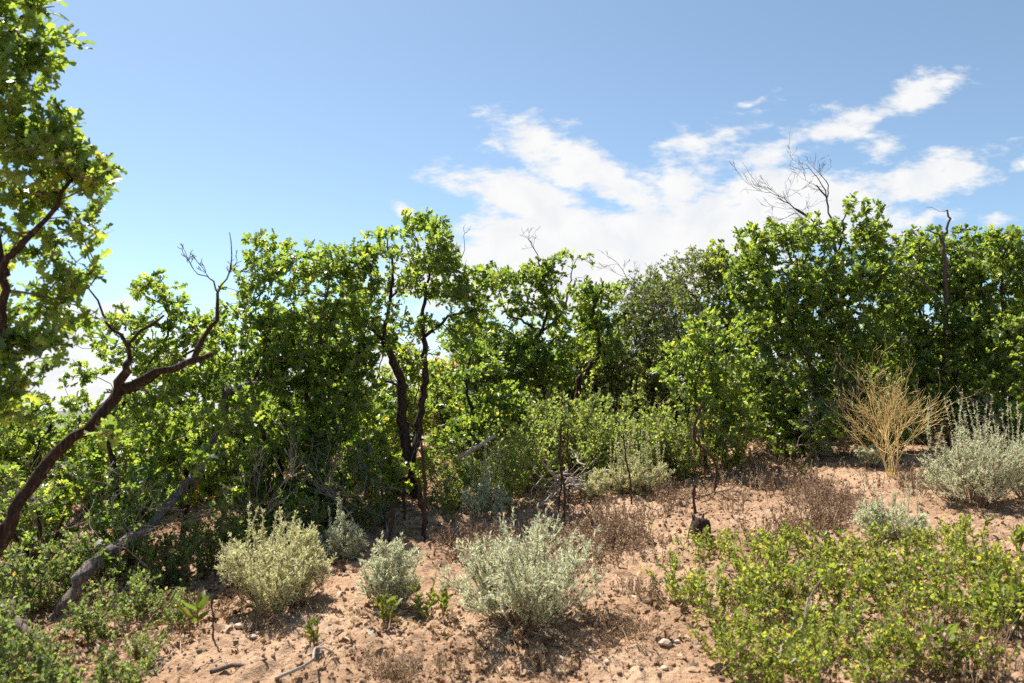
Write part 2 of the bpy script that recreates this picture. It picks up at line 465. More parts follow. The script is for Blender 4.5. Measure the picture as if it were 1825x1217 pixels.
def grow(limbs, pts):
    pos = []; par = []; fix = []
    def addn(p, q, r):
        pos.append(np.asarray(p, float)); par.append(q); fix.append(r); return len(pos) - 1
    for P, r0, r1 in limbs:
        S = spline(P, .05 if r0 > .02 else .07, .008)
        if pos:
            d = np.linalg.norm(np.array(pos) - S[0], axis=1); prev = int(d.argmin())
        else: prev = -1
        for i, s in enumerate(S):
            prev = addn(s, prev, r0 + (r1 - r0) * (i / (len(S) - 1)) ** .8)
    nl = len(pos)
    A = np.zeros((nl + len(pts) * 14 + 10, 3)); A[:nl] = pos
    L0 = A[:nl].copy()
    if nl > 12: cand0 = max(2, int(nl * .12))
    else: cand0 = 0
    dl = np.array([np.min(((L0[cand0:] - p) ** 2).sum(1)) for p in pts]) if len(pts) else np.zeros(0)
    tips = []
    for i in np.argsort(dl):
        p = pts[i]; n = len(pos)
        dv = A[cand0:n] - p
        cost = (dv ** 2).sum(1) ** .5
        cost = cost + .35 * np.clip(dv[:, 2], 0, None)      # prefer to come from below
        j = int(cost.argmin()) + cand0
        d = np.linalg.norm(A[j] - p)
        k = min(12, max(1, int(round(d / .08))))
        prev = j
        side = rng.normal(size=3) * d * .10; side[2] += d * .06
        for s in range(1, k + 1):
            t = s / k
            q = A[j] * (1 - t) + p * t + side * math.sin(math.pi * t) + (rng.normal(size=3) * .008 if s < k else 0)
            prev = addn(q, prev, 0); A[len(pos) - 1] = q
        tips.append(prev)
    n = len(pos)
    r = np.zeros(n); e = 2.2
    for i in range(n - 1, -1, -1):
        r[i] = max(r[i], .0022 ** e)
        if par[i] >= 0: r[par[i]] += r[i]
    r = r ** (1 / e)
    fix = np.array(fix); isl = fix > 0
    r = np.minimum(r, .03); r[isl] = fix[isl]
    P = np.array(pos); par = np.array(par)
    # chains
    kids = [[] for _ in range(n)]
    for i in range(n):
        if par[i] >= 0: kids[par[i]].append(i)
    chains_l, chains_t = [], []
    stack = [i for i in range(n) if par[i] < 0]
    while stack:
        i = stack.pop()
        ch = [i] if par[i] < 0 else [par[i], i]
        cur = i
        while kids[cur]:
            ks = sorted(kids[cur], key=lambda q: (not isl[q], -r[q]))
            for q in ks[1:]: stack.append(q)
            cur = ks[0]; ch.append(cur)
        rr = r[ch].copy()
        if par[i] >= 0: rr[0] = min(rr[0], rr[1] * 1.25)
        (chains_l if isl[i] else chains_t).append((P[ch], rr, isl[ch].sum()))
    tips = np.array(tips, int)
    td = unit(P[tips] - P[par[tips]]) if len(tips) else np.zeros((0, 3))
    return chains_l, chains_t, P[tips] if len(tips) else np.zeros((0, 3)), td

def leafy(mb, tp, td, k, smin, smax, tpl, spread=.9, upb=.6, back=.05):
    m = len(tp)
    kk = rng.integers(max(1, k - 2), k + 3, m)
    b = np.repeat(tp, kk, 0); d = np.repeat(td, kk, 0); n = len(b)
    b = b - d * rng.uniform(0, back, (n, 1)) + rng.normal(size=(n, 3)) * .012
    dd = d * .55 + rng.normal(size=(n, 3)) * spread * .6
    dd[:, 2] += .12
    leaves(mb, b, dd, rng.uniform(smin, smax, n), tpl, upb)

def forked(start, d, length, r, depth, spread=.55, nk=3, lift=.1, out=None):
    """a bare branch with crooked side twigs"""
    if out is None: out = []
    d = unit(np.asarray(d, float))
    n = max(3, int(length / .05))
    P = [np.asarray(start, float)]; cur = d.copy()
    for i in range(n):
        cur = unit(cur + rng.normal(size=3) * .16 + np.array([0, 0, lift * .1]))
        P.append(P[-1] + cur * length / n)
    P = np.array(P)
    out.append((P, np.linspace(r, max(.0014, r * .35), len(P))))
    if depth > 0:
        for k in range(nk):
            i = rng.integers(max(1, n // 4), n + 1)
            t = unit(P[i] - P[i - 1])
            nd = unit(t + rng.normal(size=3) * spread)
            forked(P[i], nd, length * rng.uniform(.35, .65), max(.0015, r * .55), depth - 1, spread, nk, lift, out)
    return out

TREEG = 'scrub oaks of the thicket'
def tree(name, label, base, limbs, blobs, *, cell=.115, gap=-.6, k=8, leaf=(.046, .078), tpl=OAKF, mat='oak', dead=None, bark='bark', twig='twig', cat='tree', group=TREEG, up=.4, thick=.72, deadmat='dead'):
    """limbs: [(points in px,py,d | None base), r0, r1]; the first starts at base"""
    base = np.asarray(base, float)
    t = thing(name, label, cat, base, 0, group)
    LL = []
    for i, (pts, r0, r1) in enumerate(limbs):
        W = [at(*p) for p in pts]
        if i == 0: W = [base - np.array([0, 0, .12])] + W
        LL.append((np.array(W), r0 * thick, r1 * thick))
    pts = blob_points(blobs, cell, gap, random.uniform(0, 50)) if blobs else np.zeros((0, 3))
    cl, ct, tp, td = grow(LL, pts)
    first = True
    for P, r, nn in cl:
        r = r * (1 + .12 * vnoise(np.arange(len(r)) * .45, np.full(len(r), P[0, 0] * 9), 8))
        if first and len(r) > 6: r[:6] *= np.linspace(1.7, 1.05, 6)
        mb = MB(); tubes(mb, [(P - base, r)], 12 if r.max() > .015 else 6, .2)
        mb.build('trunk' if first else 'limb', M[bark], t, True); first = False
    if ct:
        mb = MB(); tubes(mb, [(P - base, r) for P, r, _ in ct], 4)
        mb.build('twigs', M[twig], t, True)
    if len(tp):
        mb = MB(); leafy(mb, tp - base, td, k, leaf[0], leaf[1], tpl, upb=up)
        mb.build('crown', M[mat], t)
    for D in (dead or []):
        for (pts, r0, r1, n, ln) in D:
            mb = MB(); polys = []
            S = spline([at(*p) for p in pts], .05, .006)
            polys.append((S, np.linspace(r0, r1, len(S))))
            for _ in range(n):
                i = rng.integers(len(S) // 4, len(S))
                d = unit(S[i] - S[i - 1]) + rng.normal(size=3) * np.array([.8, .4, .5])
                forked(S[i], d, ln * rng.uniform(.5, 1.1), max(.002, r1 * .8), 2, .5, 3, .6, polys)
            tubes(mb, [(P - base, r) for P, r in polys], 5)
            mb.build('dead_branch', M[deadmat], t, True)
    return t

# ================================================================== SETTING
def build_ground():
    rr = np.concatenate([np.linspace(.25, 2.3, 22), np.arange(2.35, 9, .02), np.arange(9, 17, .1), np.geomspace(17, 9000, 70)])
    aa = np.concatenate([np.linspace(R(-45), R(45), 560), np.linspace(R(45), R(315), 80)[1:-1]])
    rg, ag = np.meshgrid(rr, aa, indexing='ij')
    x = rg * np.sin(ag); y = rg * np.cos(ag)
    z = H(x, y)
    V = np.stack([x, y, z], -1).reshape(-1, 3)
    nr, na = rg.shape
    idx = np.arange(nr * na).reshape(nr, na)
    a = idx[:-1]; b = idx[1:]
    Q = np.stack([a, np.roll(a, -1, 1), np.roll(b, -1, 1), b], -1).reshape(-1, 4)[:, ::-1]
    mb = MB(); mb.add(V, Q)
    c0 = len(V)
    T = np.stack([np.full(na, c0), np.roll(idx[0], -1), idx[0]], -1)[:, ::-1]
    mb.v.append(np.array([[0, 0, float(H(0, 0))]])); mb.t.append(T[:, ::-1]); mb.tr.append(np.zeros(na)); mb.n += 1
    o = mb.build('ground', M['soil'], None, True)
    o['kind'] = 'structure'
    me = o.data; me.materials.append(M['plain'])
    ctr = np.concatenate([np.repeat(np.hypot(V[:, 0], V[:, 1]).reshape(nr, na)[:-1, :1], na, 1).ravel(), np.zeros(na)])
    me.polygons.foreach_set('material_index', (ctr > 24).astype(np.int32))
build_ground()

def build_ridge():
    # far red rock ridge seen through the leaves
    n = 60; rows = []
    for i in range(n):
        t = i / (n - 1)
        px = 750 + 190 * t
        top = 632 + 22 * t + 5 * math.sin(9 * t) + 5 * math.sin(31 * t) + 60 * max(0, .12 - t) / .12 + 60 * max(0, t - .85) / .15
        rows.append([at(px, 735, 560), at(px, (top + 735) / 2 + 4, 600), at(px, top, 640), at(px, top + 3, 720), at(px, 735, 800)])
    V = np.array(rows); m = V.shape[1]
    idx = np.arange(n * m).reshape(n, m)
    Q = np.stack([idx[:-1, :-1], idx[1:, :-1], idx[1:, 1:], idx[:-1, 1:]], -1).reshape(-1, 4)
    mb = MB(); mb.add(V.reshape(-1, 3), Q)
    o = mb.build('hills', M['redrock'], None, True); o['kind'] = 'structure'
build_ridge()

# ================================================================== TREES
# near oak leaning in from the left edge
b = foot(-75, 3.35)
tree('oak_tree', 'large near oak with a thick leaning limb, filling the left edge', b,
     [([(-40, 1060, 3.35), (0, 968, 3.38), (52, 865, 3.42), (105, 796, 3.46), (150, 765, 3.5), (187, 735, 3.52), (212, 695, 3.55)], .047, .027),
      ([(212, 695, 3.55), (258, 673, 3.6), (300, 660, 3.65), (345, 642, 3.7), (378, 631, 3.75)], .03, .015),
      ([(345, 642, 3.7), (362, 598, 3.72), (386, 565, 3.74), (388, 522, 3.75)], .017, .008),
      ([(212, 695, 3.55), (224, 662, 3.54), (232, 640, 3.53)], .024, .018),
      ([(232, 640, 3.53), (228, 615, 3.5), (252, 586, 3.5), (292, 562, 3.5)], .011, .006),
      ([(228, 618, 3.5), (205, 588, 3.46), (180, 556, 3.43), (162, 512, 3.4), (171, 486, 3.4)], .009, .003),
      ([(-60, 1000, 3.3), (-70, 850, 3.2), (-40, 700, 3.1), (-4, 600, 3.05), (8, 490, 3.02), (45, 425, 3.0), (102, 367, 3.0)], .055, .010),
      ([(8, 490, 3.02), (-40, 300, 3.0), (-20, 120, 2.98), (40, 30, 2.95)], .022, .008)],
     [(200, 765, 3.4, 26, 12, .08, 1), (75, 770, 3.3, 40, 14, .1, .8), (150, 700, 3.3, 22, 12, .08, .8), (20, 20, 2.95, 85, 75, .35, 1.1), (70, 85, 2.95, 35, 40, .12), (10, 150, 2.95, 65, 80, .35, 1.1), (70, 220, 3.0, 70, 50, .25, 1.15), (95, 300, 3.0, 75, 70, .3, 1.2),
      (150, 290, 3.0, 32, 35, .15), (185, 325, 3.0, 30, 20, .1, 1.2), (40, 380, 3.0, 105, 95, .35, 1.15), (110, 395, 3.0, 42, 35, .2), (110, 465, 3.1, 45, 40, .2),
      (30, 500, 3.1, 105, 75, .3, 1.1), (110, 530, 3.1, 45, 35, .2), (60, 580, 3.1, 85, 50, .3), (20, 640, 3.1, 65, 55, .25, 1), (115, 620, 3.1, 40, 30, .2, .7), (10, 720, 3.1, 50, 60, .25, .9), (40, 720, 3.1, 45, 40, .2, .4), (140, 745, 3.2, 30, 12, .1, .3),
      (-60, 250, 3.0, 80, 280, .45, .35)],
     cell=.092, gap=-.55, k=7, leaf=(.045, .078), tpl=OAK, thick=.85,
     dead=[[([(388, 522, 3.75), (380, 505, 3.75), (366, 492, 3.75), (345, 480, 3.75)], .005, .002, 3, .12),
            ([(388, 522, 3.75), (404, 495, 3.76), (411, 452, 3.76), (409, 414, 3.76)], .005, .002, 3, .11)],
           [([(171, 486, 3.4), (168, 500, 3.4), (180, 470, 3.4)], .003, .002, 1, .1)]])

# second leaning oak, trunk rising from the leaf litter at lower left
b = ground(100, 1100)
d0 = b[1]
tree('oak_tree', 'oak with a long grey trunk slanting up from leaf litter at lower left', b,
     [([(150, 1022, d0), (190, 985, d0 + 0.23), (258, 945, d0 + 0.46), (310, 890, d0 + 0.69), (346, 845, d0 + 0.92), (375, 790, d0 + 1.15), (400, 735, d0 + 1.38), (402, 697, d0 + 1.38)], .05, .026),
      ([(402, 697, d0 + 1.38), (448, 686, d0 + 1.61), (472, 668, d0 + 1.84), (505, 642, d0 + 1.95), (560, 615, d0 + 2.07), (590, 570, d0 + 2.18)], .036, .014),
      ([(505, 642, d0 + 1.95), (552, 594, d0 + 2.07), (575, 560, d0 + 2.07), (590, 480, d0 + 2.18)], .02, .007),
      ([(448, 686, d0 + 1.61), (430, 630, d0 + 1.72), (455, 560, d0 + 1.84), (462, 470, d0 + 1.84)], .014, .005)],
     [(395, 760, d0 + .9, 55, 40, .2, .8), (365, 815, d0 + .5, 40, 30, .15, .8), (440, 740, d0 + 1.2, 50, 40, .25, .8), (470, 440, d0 + 1.84, 38, 34, .2), (500, 490, d0 + 1.84, 75, 50, .4), (560, 480, d0 + 2.07, 60, 45, .35), (450, 560, d0 + 1.84, 60, 65, .4, .7), (530, 570, d0 + 2.07, 85, 65, .45, .6),
      (600, 470, d0 + 2.18, 38, 36, .3), (450, 640, d0 + 1.84, 60, 45, .35, .45), (400, 700, d0 + 1.61, 60, 45, .3, .35), (590, 560, d0 + 2.30, 45, 45, .3)],
     cell=.122, gap=-.6, k=8, leaf=(.045, .082), tpl=OAK, bark='greybark', thick=.8,
     dead=[[([(310, 890, d0 + .69), (345, 870, d0 + .6), (372, 830, d0 + .6), (392, 790, d0 + .6)], .007, .003, 3, .25), ([(258, 945, d0 + .4), (245, 900, d0 + .4), (225, 860, d0 + .4), (215, 800, d0 + .4)], .008, .003, 2, .25), ([(375, 790, d0 + 1.1), (420, 830, d0 + 1), (450, 900, d0 + .9)], .008, .003, 2, .2)]])

# two slender dark trunks behind the second oak
b = foot(512, 6.3)
tree('oak_tree', 'slim dark oak with a curved trunk, left one of the shaded pair', b,
     [([(500, 850, 6.3), (480, 792, 6.3), (455, 745, 6.3), (440, 715, 6.3), (470, 640, 6.3)], .04, .015)],
     [(440, 700, 6.3, 90, 60, .45), (480, 620, 6.4, 90, 60, .45), (430, 790, 6.3, 100, 55, .4), (520, 780, 6.3, 60, 60, .4)], cell=.115, tpl=OAKF)
b = foot(565, 6.6)
tree('oak_tree', 'slim dark upright oak, right one of the shaded pair', b,
     [([(565, 800, 6.6), (563, 755, 6.6), (545, 690, 6.6), (560, 620, 6.6)], .05, .018)],
     [(560, 660, 6.6, 85, 65, .45), (610, 600, 6.7, 60, 60, .4), (620, 740, 6.7, 75, 75, .45), (560, 780, 6.7, 65, 45, .4, .8)], cell=.115, tpl=OAKF)

# centre oak with twin trunks
b = foot(737, 7.0)
tree('oak_tree', 'tall centre oak with twin dark trunks and an airy rounded crown', b,
     [([(733, 870, 7), (724, 800, 7), (717, 750, 7), (715, 690, 7), (700, 645, 7), (684, 608, 7)], .085, .045),
      ([(733, 850, 7), (742, 780, 7.05), (752, 715, 7.1), (757, 660, 7.1), (757, 615, 7.1), (752, 570, 7.1)], .055, .035),
      ([(684, 608, 7), (690, 575, 7), (697, 530, 7), (702, 480, 7), (690, 440, 7)], .032, .010),
      ([(684, 608, 7), (655, 580, 7), (640, 560, 6.95), (610, 510, 6.9)], .026, .008),
      ([(752, 570, 7.1), (760, 510, 7.1), (772, 450, 7.1), (775, 405, 7.1)], .026, .007),
      ([(757, 600, 7.1), (800, 565, 7.1), (850, 550, 7.1), (880, 520, 7.1)], .022, .006),
      ([(697, 530, 7), (740, 490, 7), (745, 430, 7)], .016, .005),
      ([(720, 690, 7), (690, 680, 6.8), (665, 690, 6.7), (620, 700, 6.6)], .016, .006)],
     [(770, 405, 7.1, 38, 26, .3, 1.1), (735, 405, 7, 30, 20, .25), (760, 450, 7, 62, 38, .5), (690, 440, 7, 48, 34, .4), (650, 455, 6.9, 28, 22, .3), (640, 490, 6.9, 50, 38, .4),
      (700, 500, 6.9, 75, 34, .45, .7), (790, 500, 7.1, 50, 42, .4, .8), (640, 550, 6.9, 50, 35, .35, .8), (840, 525, 7.1, 50, 36, .35, 1), (845, 580, 7.3, 45, 35, .35, .8), (870, 490, 7.1, 30, 26, .3, .8),
      (700, 580, 6.9, 60, 34, .4, .45), (800, 590, 7.1, 55, 34, .4, .5), (640, 620, 6.8, 45, 40, .35, .7), (630, 690, 6.7, 50, 35, .3, .6), (810, 660, 7.2, 60, 40, .4, .5)],
     cell=.112, gap=-.92, k=8, leaf=(.048, .085), tpl=OAK,
     dead=[[([(815, 470, 7.1), (828, 445, 7.1), (826, 420, 7.1)], .004, .002, 2, .15)]])

# oaks right of centre
b = foot(978, 9.4)
tree('oak_tree', 'dark stemmed oak with crooked limbs and sky gaps, right of centre', b,
     [([(975, 730, 9.4), (965, 690, 9.4), (945, 650, 9.4), (952, 610, 9.4), (965, 590, 9.4)], .075, .04),
      ([(965, 590, 9.4), (930, 572, 9.4), (905, 560, 9.4), (890, 520, 9.4)], .03, .01),
      ([(965, 590, 9.4), (975, 550, 9.4), (965, 510, 9.4), (960, 470, 9.4)], .03, .008),
      ([(965, 590, 9.4), (1000, 560, 9.4), (1015, 510, 9.4), (1020, 480, 9.4)], .028, .008)],
     [(1005, 470, 9.4, 48, 24, .4), (950, 490, 9.4, 45, 24, .35), (900, 500, 9.4, 35, 26, .35), (1000, 510, 9.4, 48, 30, .4), (930, 545, 9.4, 48, 32, .4, .8),
      (990, 560, 9.4, 35, 28, .3, .5), (920, 610, 9.4, 50, 30, .4), (960, 640, 9.3, 70, 40, .45, .9), (900, 670, 9.3, 55, 45, .4), (990, 680, 9.3, 45, 30, .4, .7), (860, 600, 9.4, 40, 35, .35, .7)],
     cell=.108, tpl=OAKF, gap=-1.0,
     dead=[[([(962, 480, 9.4), (958, 455, 9.4), (945, 432, 9.4), (943, 420, 9.4)], .008, .003, 4, .2)]])
b = foot(1035, 9.7)
tree('oak_tree', 'small oak with a stout black trunk leaning right, beside the grey green thicket tree', b,
     [([(1030, 690, 9.7), (1050, 655, 9.7), (1068, 628, 9.7), (1066, 590, 9.7), (1058, 550, 9.7), (1075, 515, 9.7)], .07, .02)],
     [(1070, 530, 9.7, 42, 28, .35), (1050, 570, 9.7, 32, 32, .3), (1085, 590, 9.7, 32, 34, .3), (1040, 520, 9.7, 22, 20, .25), (1080, 640, 9.8, 40, 30, .35, .8)], cell=.112, gap=-.85)
b = foot(1160, 10.7)
tree('thicket_tree', 'dull grey green thicket tree full of fine bare twigs, right of centre', b,
     [([(1150, 740, 10.7), (1165, 680, 10.7), (1150, 610, 10.7), (1170, 540, 10.7)], .05, .012), ([(1150, 720, 10.7), (1110, 650, 10.7), (1100, 570, 10.7)], .035, .01),
      ([(1155, 720, 10.7), (1220, 640, 10.7), (1240, 540, 10.7)], .035, .01)],
     [(1180, 500, 10.7, 55, 30, .5), (1235, 475, 10.8, 55, 30, .5), (1130, 530, 10.7, 45, 35, .5), (1200, 560, 10.6, 90, 50, .6), (1130, 610, 10.6, 70, 55, .6), (1230, 630, 10.6, 70, 55, .6), (1150, 680, 10.6, 90, 45, .5),
      (1275, 490, 10.8, 40, 35, .4)],
     cell=.105, gap=-1.15, k=8, leaf=(.028, .05), tpl=OVAL, mat='oakdull', cat='tree',
     dead=[[([(1120, 500, 10.7), (1110, 480, 10.7), (1100, 470, 10.7)], .005, .003, 5, .3), ([(1200, 600, 9.1), (1190, 560, 9.1), (1165, 545, 9.1)], .008, .003, 10, .5), ([(1130, 640, 10.1), (1150, 600, 10.1), (1190, 590, 10.1)], .007, .003, 9, .5)]])
b = foot(1258, 7.9)
tree('oak_sapling', 'bright yellow green oak sapling in front of the thicket, above the thin dry stalks', b,
     [([(1250, 760, 7.9), (1240, 690, 7.9), (1255, 620, 7.9)], .022, .008)],
     [(1260, 590, 7.9, 48, 36, .35), (1215, 650, 7.9, 48, 45, .35), (1290, 660, 7.9, 45, 55, .35), (1250, 710, 7.9, 60, 35, .35), (1320, 740, 8.0, 50, 45, .3)],
     cell=.115, gap=-.9, k=9, leaf=(.042, .07), tpl=OAK, group=None, cat='sapling')
# right hand oak mass
b = foot(1450, 8.9)
tree('oak_tree', 'wide oak with the tallest leafy top of the right hand thicket', b,
     [([(1455, 720, 8.9), (1440, 640, 8.9), (1420, 610, 8.9), (1390, 580, 8.9), (1372, 520, 8.9), (1350, 470, 8.9)], .06, .012),
      ([(1440, 640, 8.9), (1470, 560, 9), (1490, 480, 9), (1500, 420, 9), (1510, 370, 9)], .04, .008),
      ([(1420, 610, 8.9), (1405, 540, 8.8), (1420, 480, 8.8), (1410, 430, 8.8)], .03, .008),
      ([(1470, 560, 9), (1530, 500, 9), (1545, 440, 9)], .03, .008)],
     [(1350, 430, 8.9, 40, 32, .4), (1400, 440, 8.9, 45, 40, .45), (1455, 425, 9, 48, 36, .45), (1510, 400, 9, 32, 32, .35), (1517, 365, 9, 14, 18, .2), (1550, 385, 9, 22, 22, .25), (1548, 430, 9, 40, 36, .4),
      (1340, 490, 8.9, 42, 45, .45), (1400, 520, 8.8, 60, 48, .5), (1480, 510, 8.9, 65, 55, .5), (1555, 510, 9, 50, 50, .45), (1360, 580, 8.8, 55, 50, .45, .8), (1440, 600, 8.8, 55, 50, .4, .8), (1530, 600, 8.8, 65, 50, .45),
      (1420, 670, 8.9, 60, 40, .4, .6), (1340, 660, 8.8, 45, 50, .4, .8), (1500, 680, 8.8, 60, 40, .4, .6)],
     cell=.112, gap=-.85, tpl=OAKF, leaf=(.046, .078))
b = foot(1480, 9.6)
tree('dead_tree', 'bare dead tree whose dark forked twigs stand above the right hand thicket', b,
     [([(1490, 700, 9.6), (1500, 560, 9.6), (1490, 450, 9.6)], .05, .03),
      ([(1490, 450, 9.6), (1478, 380, 9.6), (1472, 350, 9.6), (1455, 330, 9.6)], .024, .010),
      ([(1490, 450, 9.6), (1455, 400, 9.6), (1425, 375, 9.6), (1385, 352, 9.6)], .018, .006)], [],
     dead=[[([(1476, 370, 9.6), (1470, 340, 9.6), (1455, 315, 9.6), (1437, 293, 9.6)], .010, .003, 5, .35),
            ([(1474, 360, 9.6), (1476, 330, 9.6), (1462, 310, 9.6), (1460, 290, 9.6)], .009, .003, 3, .25),
            ([(1440, 385, 9.6), (1415, 370, 9.6), (1390, 350, 9.6), (1365, 343, 9.6)], .009, .003, 8, .4),
            ([(1465, 410, 9.6), (1440, 395, 9.6), (1420, 380, 9.6), (1405, 385, 9.6)], .009, .003, 7, .4)]], group=None, bark='dead')
b = foot(1690, 9.0)
tree('dead_tree', 'dead snag with a hooked bare top rising out of the far right oaks', b,
     [([(1682, 700, 9), (1685, 600, 9), (1684, 500, 9), (1680, 430, 9), (1677, 422, 9)], .05, .03),
      ([(1677, 422, 9), (1688, 405, 9), (1691, 390, 9), (1688, 374, 9)], .022, .013),
      ([(1688, 374, 9), (1680, 377, 9), (1668, 374, 9), (1650, 369, 9)], .006, .002),
      ([(1677, 422, 9), (1668, 416, 9), (1660, 411, 9), (1648, 410, 9)], .018, .008)], [], group=None, bark='dead',
     dead=[[([(1684, 500, 9), (1705, 470, 9), (1712, 440, 9)], .01, .004, 3, .25), ([(1660, 520, 8.6), (1640, 500, 8.6), (1620, 495, 8.6)], .016, .006, 3, .3)]])
b = foot(1640, 9.3)
tree('oak_tree', 'broad oak wrapped round the hooked dead snag', b,
     [([(1640, 720, 9.3), (1650, 600, 9.3), (1630, 520, 9.3), (1640, 450, 9.3)], .055, .012), ([(1645, 640, 9.3), (1600, 560, 9.3), (1600, 490, 9.3)], .03, .01),
      ([(1645, 620, 9.3), (1700, 540, 9.3), (1720, 460, 9.3)], .03, .01)],
     [(1600, 440, 9.4, 40, 28, .4), (1650, 440, 9.4, 45, 30, .4), (1610, 500, 9.3, 50, 45, .45), (1680, 500, 9.4, 50, 45, .45), (1620, 580, 9.2, 65, 50, .5), (1700, 590, 9.2, 60, 55, .5),
      (1720, 440, 9.5, 38, 34, .4), (1650, 660, 9.1, 70, 50, .5), (1720, 520, 9.4, 40, 40, .4), (1610, 690, 9.0, 55, 50, .4)],
     cell=.112, gap=-.85, tpl=OAKF, leaf=(.046, .078))
b = foot(1790, 8.8)
tree('oak_tree', 'bright green oak at the right edge behind the sagebrush spikes', b,
     [([(1790, 720, 8.8), (1800, 620, 8.8), (1785, 520, 8.8), (1790, 450, 8.8)], .055, .012), ([(1795, 640, 8.8), (1850, 560, 8.8), (1860, 480, 8.8)], .03, .01)],
     [(1780, 435, 9, 42, 30, .4), (1825, 460, 9, 40, 40, .4), (1740, 480, 9, 40, 40, .4), (1790, 510, 8.8, 60, 45, .45), (1770, 590, 8.7, 65, 50, .5), (1840, 580, 8.8, 45, 60, .45), (1790, 670, 8.6, 70, 50, .45),
      (1730, 690, 8.6, 45, 40, .4), (1800, 740, 8.5, 60, 35, .35), (1880, 500, 9, 60, 80, .5), (1890, 660, 8.8, 60, 80, .5)],
     cell=.112, gap=-.85, tpl=OAKF, leaf=(.046, .078))
# oaks filling the left half, behind
b = foot(260, 5.6)
tree('oak_tree', 'small leaning oak with a round leafy tuft on top, behind the bare limb', b,
     [([(215, 900, 5.6), (205, 830, 5.6), (195, 790, 5.6), (230, 700, 5.6), (300, 600, 5.6), (292, 530, 5.6)], .035, .01),
      ([(230, 700, 5.6), (350, 620, 5.7), (380, 570, 5.7)], .02, .008)],
     [(285, 515, 5.6, 38, 26, .25, 1.1), (310, 550, 5.6, 32, 28, .25), (240, 575, 5.6, 40, 28, .3, .8), (350, 590, 5.7, 55, 38, .35), (190, 600, 5.6, 40, 40, .3, .7), (270, 630, 5.6, 60, 38, .35, .8), (390, 640, 5.8, 55, 45, .4),
      (330, 690, 5.6, 65, 40, .4), (250, 740, 5.6, 70, 45, .4), (160, 660, 5.7, 35, 35, .3, .4)],
     cell=.11, gap=-.85, tpl=OAKF, leaf=(.042, .070))
b = foot(60, 6.2)
tree('oak_tree', 'bushy oak in sun at the far left behind the near trunk', b,
     [([(60, 850, 6.2), (70, 790, 6.2), (90, 760, 6.2)], .04, .015), ([(60, 850, 6.2), (-20, 790, 6.2)], .02, .01)],
     [(40, 800, 6.2, 80, 40, .5), (130, 790, 6.2, 70, 45, .5), (-40, 740, 6.2, 80, 60, .5), (120, 860, 6, 80, 50, .45), (20, 880, 6, 80, 50, .45), (190, 820, 6, 60, 55, .4)],
     cell=.112, gap=-.85, tpl=OAKF, leaf=(.046, .078))
b = foot(330, 6.4)
tree('oak_tree', 'thick shaded oak bush between the slanting grey trunk and the slim dark pair', b,
     [([(335, 880, 6.4), (330, 800, 6.4), (350, 740, 6.4)], .035, .012)],
     [(330, 780, 6.4, 80, 55, .45), (280, 840, 6.3, 70, 55, .4), (380, 850, 6.3, 70, 50, .4), (440, 860, 6.2, 60, 50, .4, .8), (240, 900, 5.8, 60, 40, .3, .7)],
     cell=.112, gap=-.85, tpl=OAKF, leaf=(.046, .078))
b = foot(655, 7.6)
tree('oak_tree', 'sunlit low oak between the slim dark pair and the twin trunks', b,
     [([(655, 860, 7.6), (650, 780, 7.6), (660, 720, 7.6)], .035, .012)],
     [(650, 730, 7.6, 70, 60, .45), (620, 810, 7.5, 70, 50, .4), (680, 830, 7.4, 55, 45, .35), (590, 850, 7.2, 55, 40, .35)],
     cell=.112, gap=-.85, tpl=OAKF, leaf=(.046, .078))
b = foot(835, 8.0)
tree('oak_tree', 'sunlit low oak just right of the twin trunks, above the pale broken log', b,
     [([(835, 800, 8), (845, 740, 8), (830, 680, 8), (850, 590, 8)], .04, .012)],
     [(820, 720, 8, 60, 50, .45), (860, 760, 7.9, 55, 40, .4), (800, 770, 7.8, 45, 45, .35), (890, 720, 8, 45, 40, .4), (850, 640, 8.1, 45, 40, .4, .8)],
     cell=.112, gap=-.85, tpl=OAKF, leaf=(.046, .078))
b = foot(1370, 8.8)
tree('oak_tree', 'low dark oak bush left of the straw coloured dead bush', b,
     [([(1370, 770, 8.8), (1375, 720, 8.8)], .03, .012)],
     [(1360, 730, 8.8, 60, 45, .4), (1440, 740, 8.9, 55, 35, .35, .5), (1520, 740, 8.9, 60, 40, .35, .5), (1310, 760, 8.6, 40, 35, .3)],
     cell=.112, gap=-.85, tpl=OAKF, leaf=(.042, .070),
     dead=[[([(1430, 760, 8.5), (1440, 720, 8.5), (1420, 690, 8.5)], .006, .003, 10, .45), ([(1500, 770, 8.6), (1490, 720, 8.6), (1460, 700, 8.6)], .006, .003, 10, .45), ([(1390, 760, 8.5), (1380, 700, 8.5), (1400, 680, 8.5)], .006, .003, 8, .4)]])
b = foot(1700, 8.6)
tree('oak_tree', 'low leafy oak bush behind the straw coloured dead bush, above the sagebrush spikes', b,
     [([(1700, 770, 8.6), (1690, 730, 8.6), (1700, 700, 8.6)], .025, .01)],
     [(1680, 730, 8.6, 60, 40, .35), (1740, 760, 8.5, 50, 30, .3), (1620, 750, 8.7, 50, 35, .3, .7)],
     cell=.112, gap=-.85, tpl=OAKF, leaf=(.042, .070))

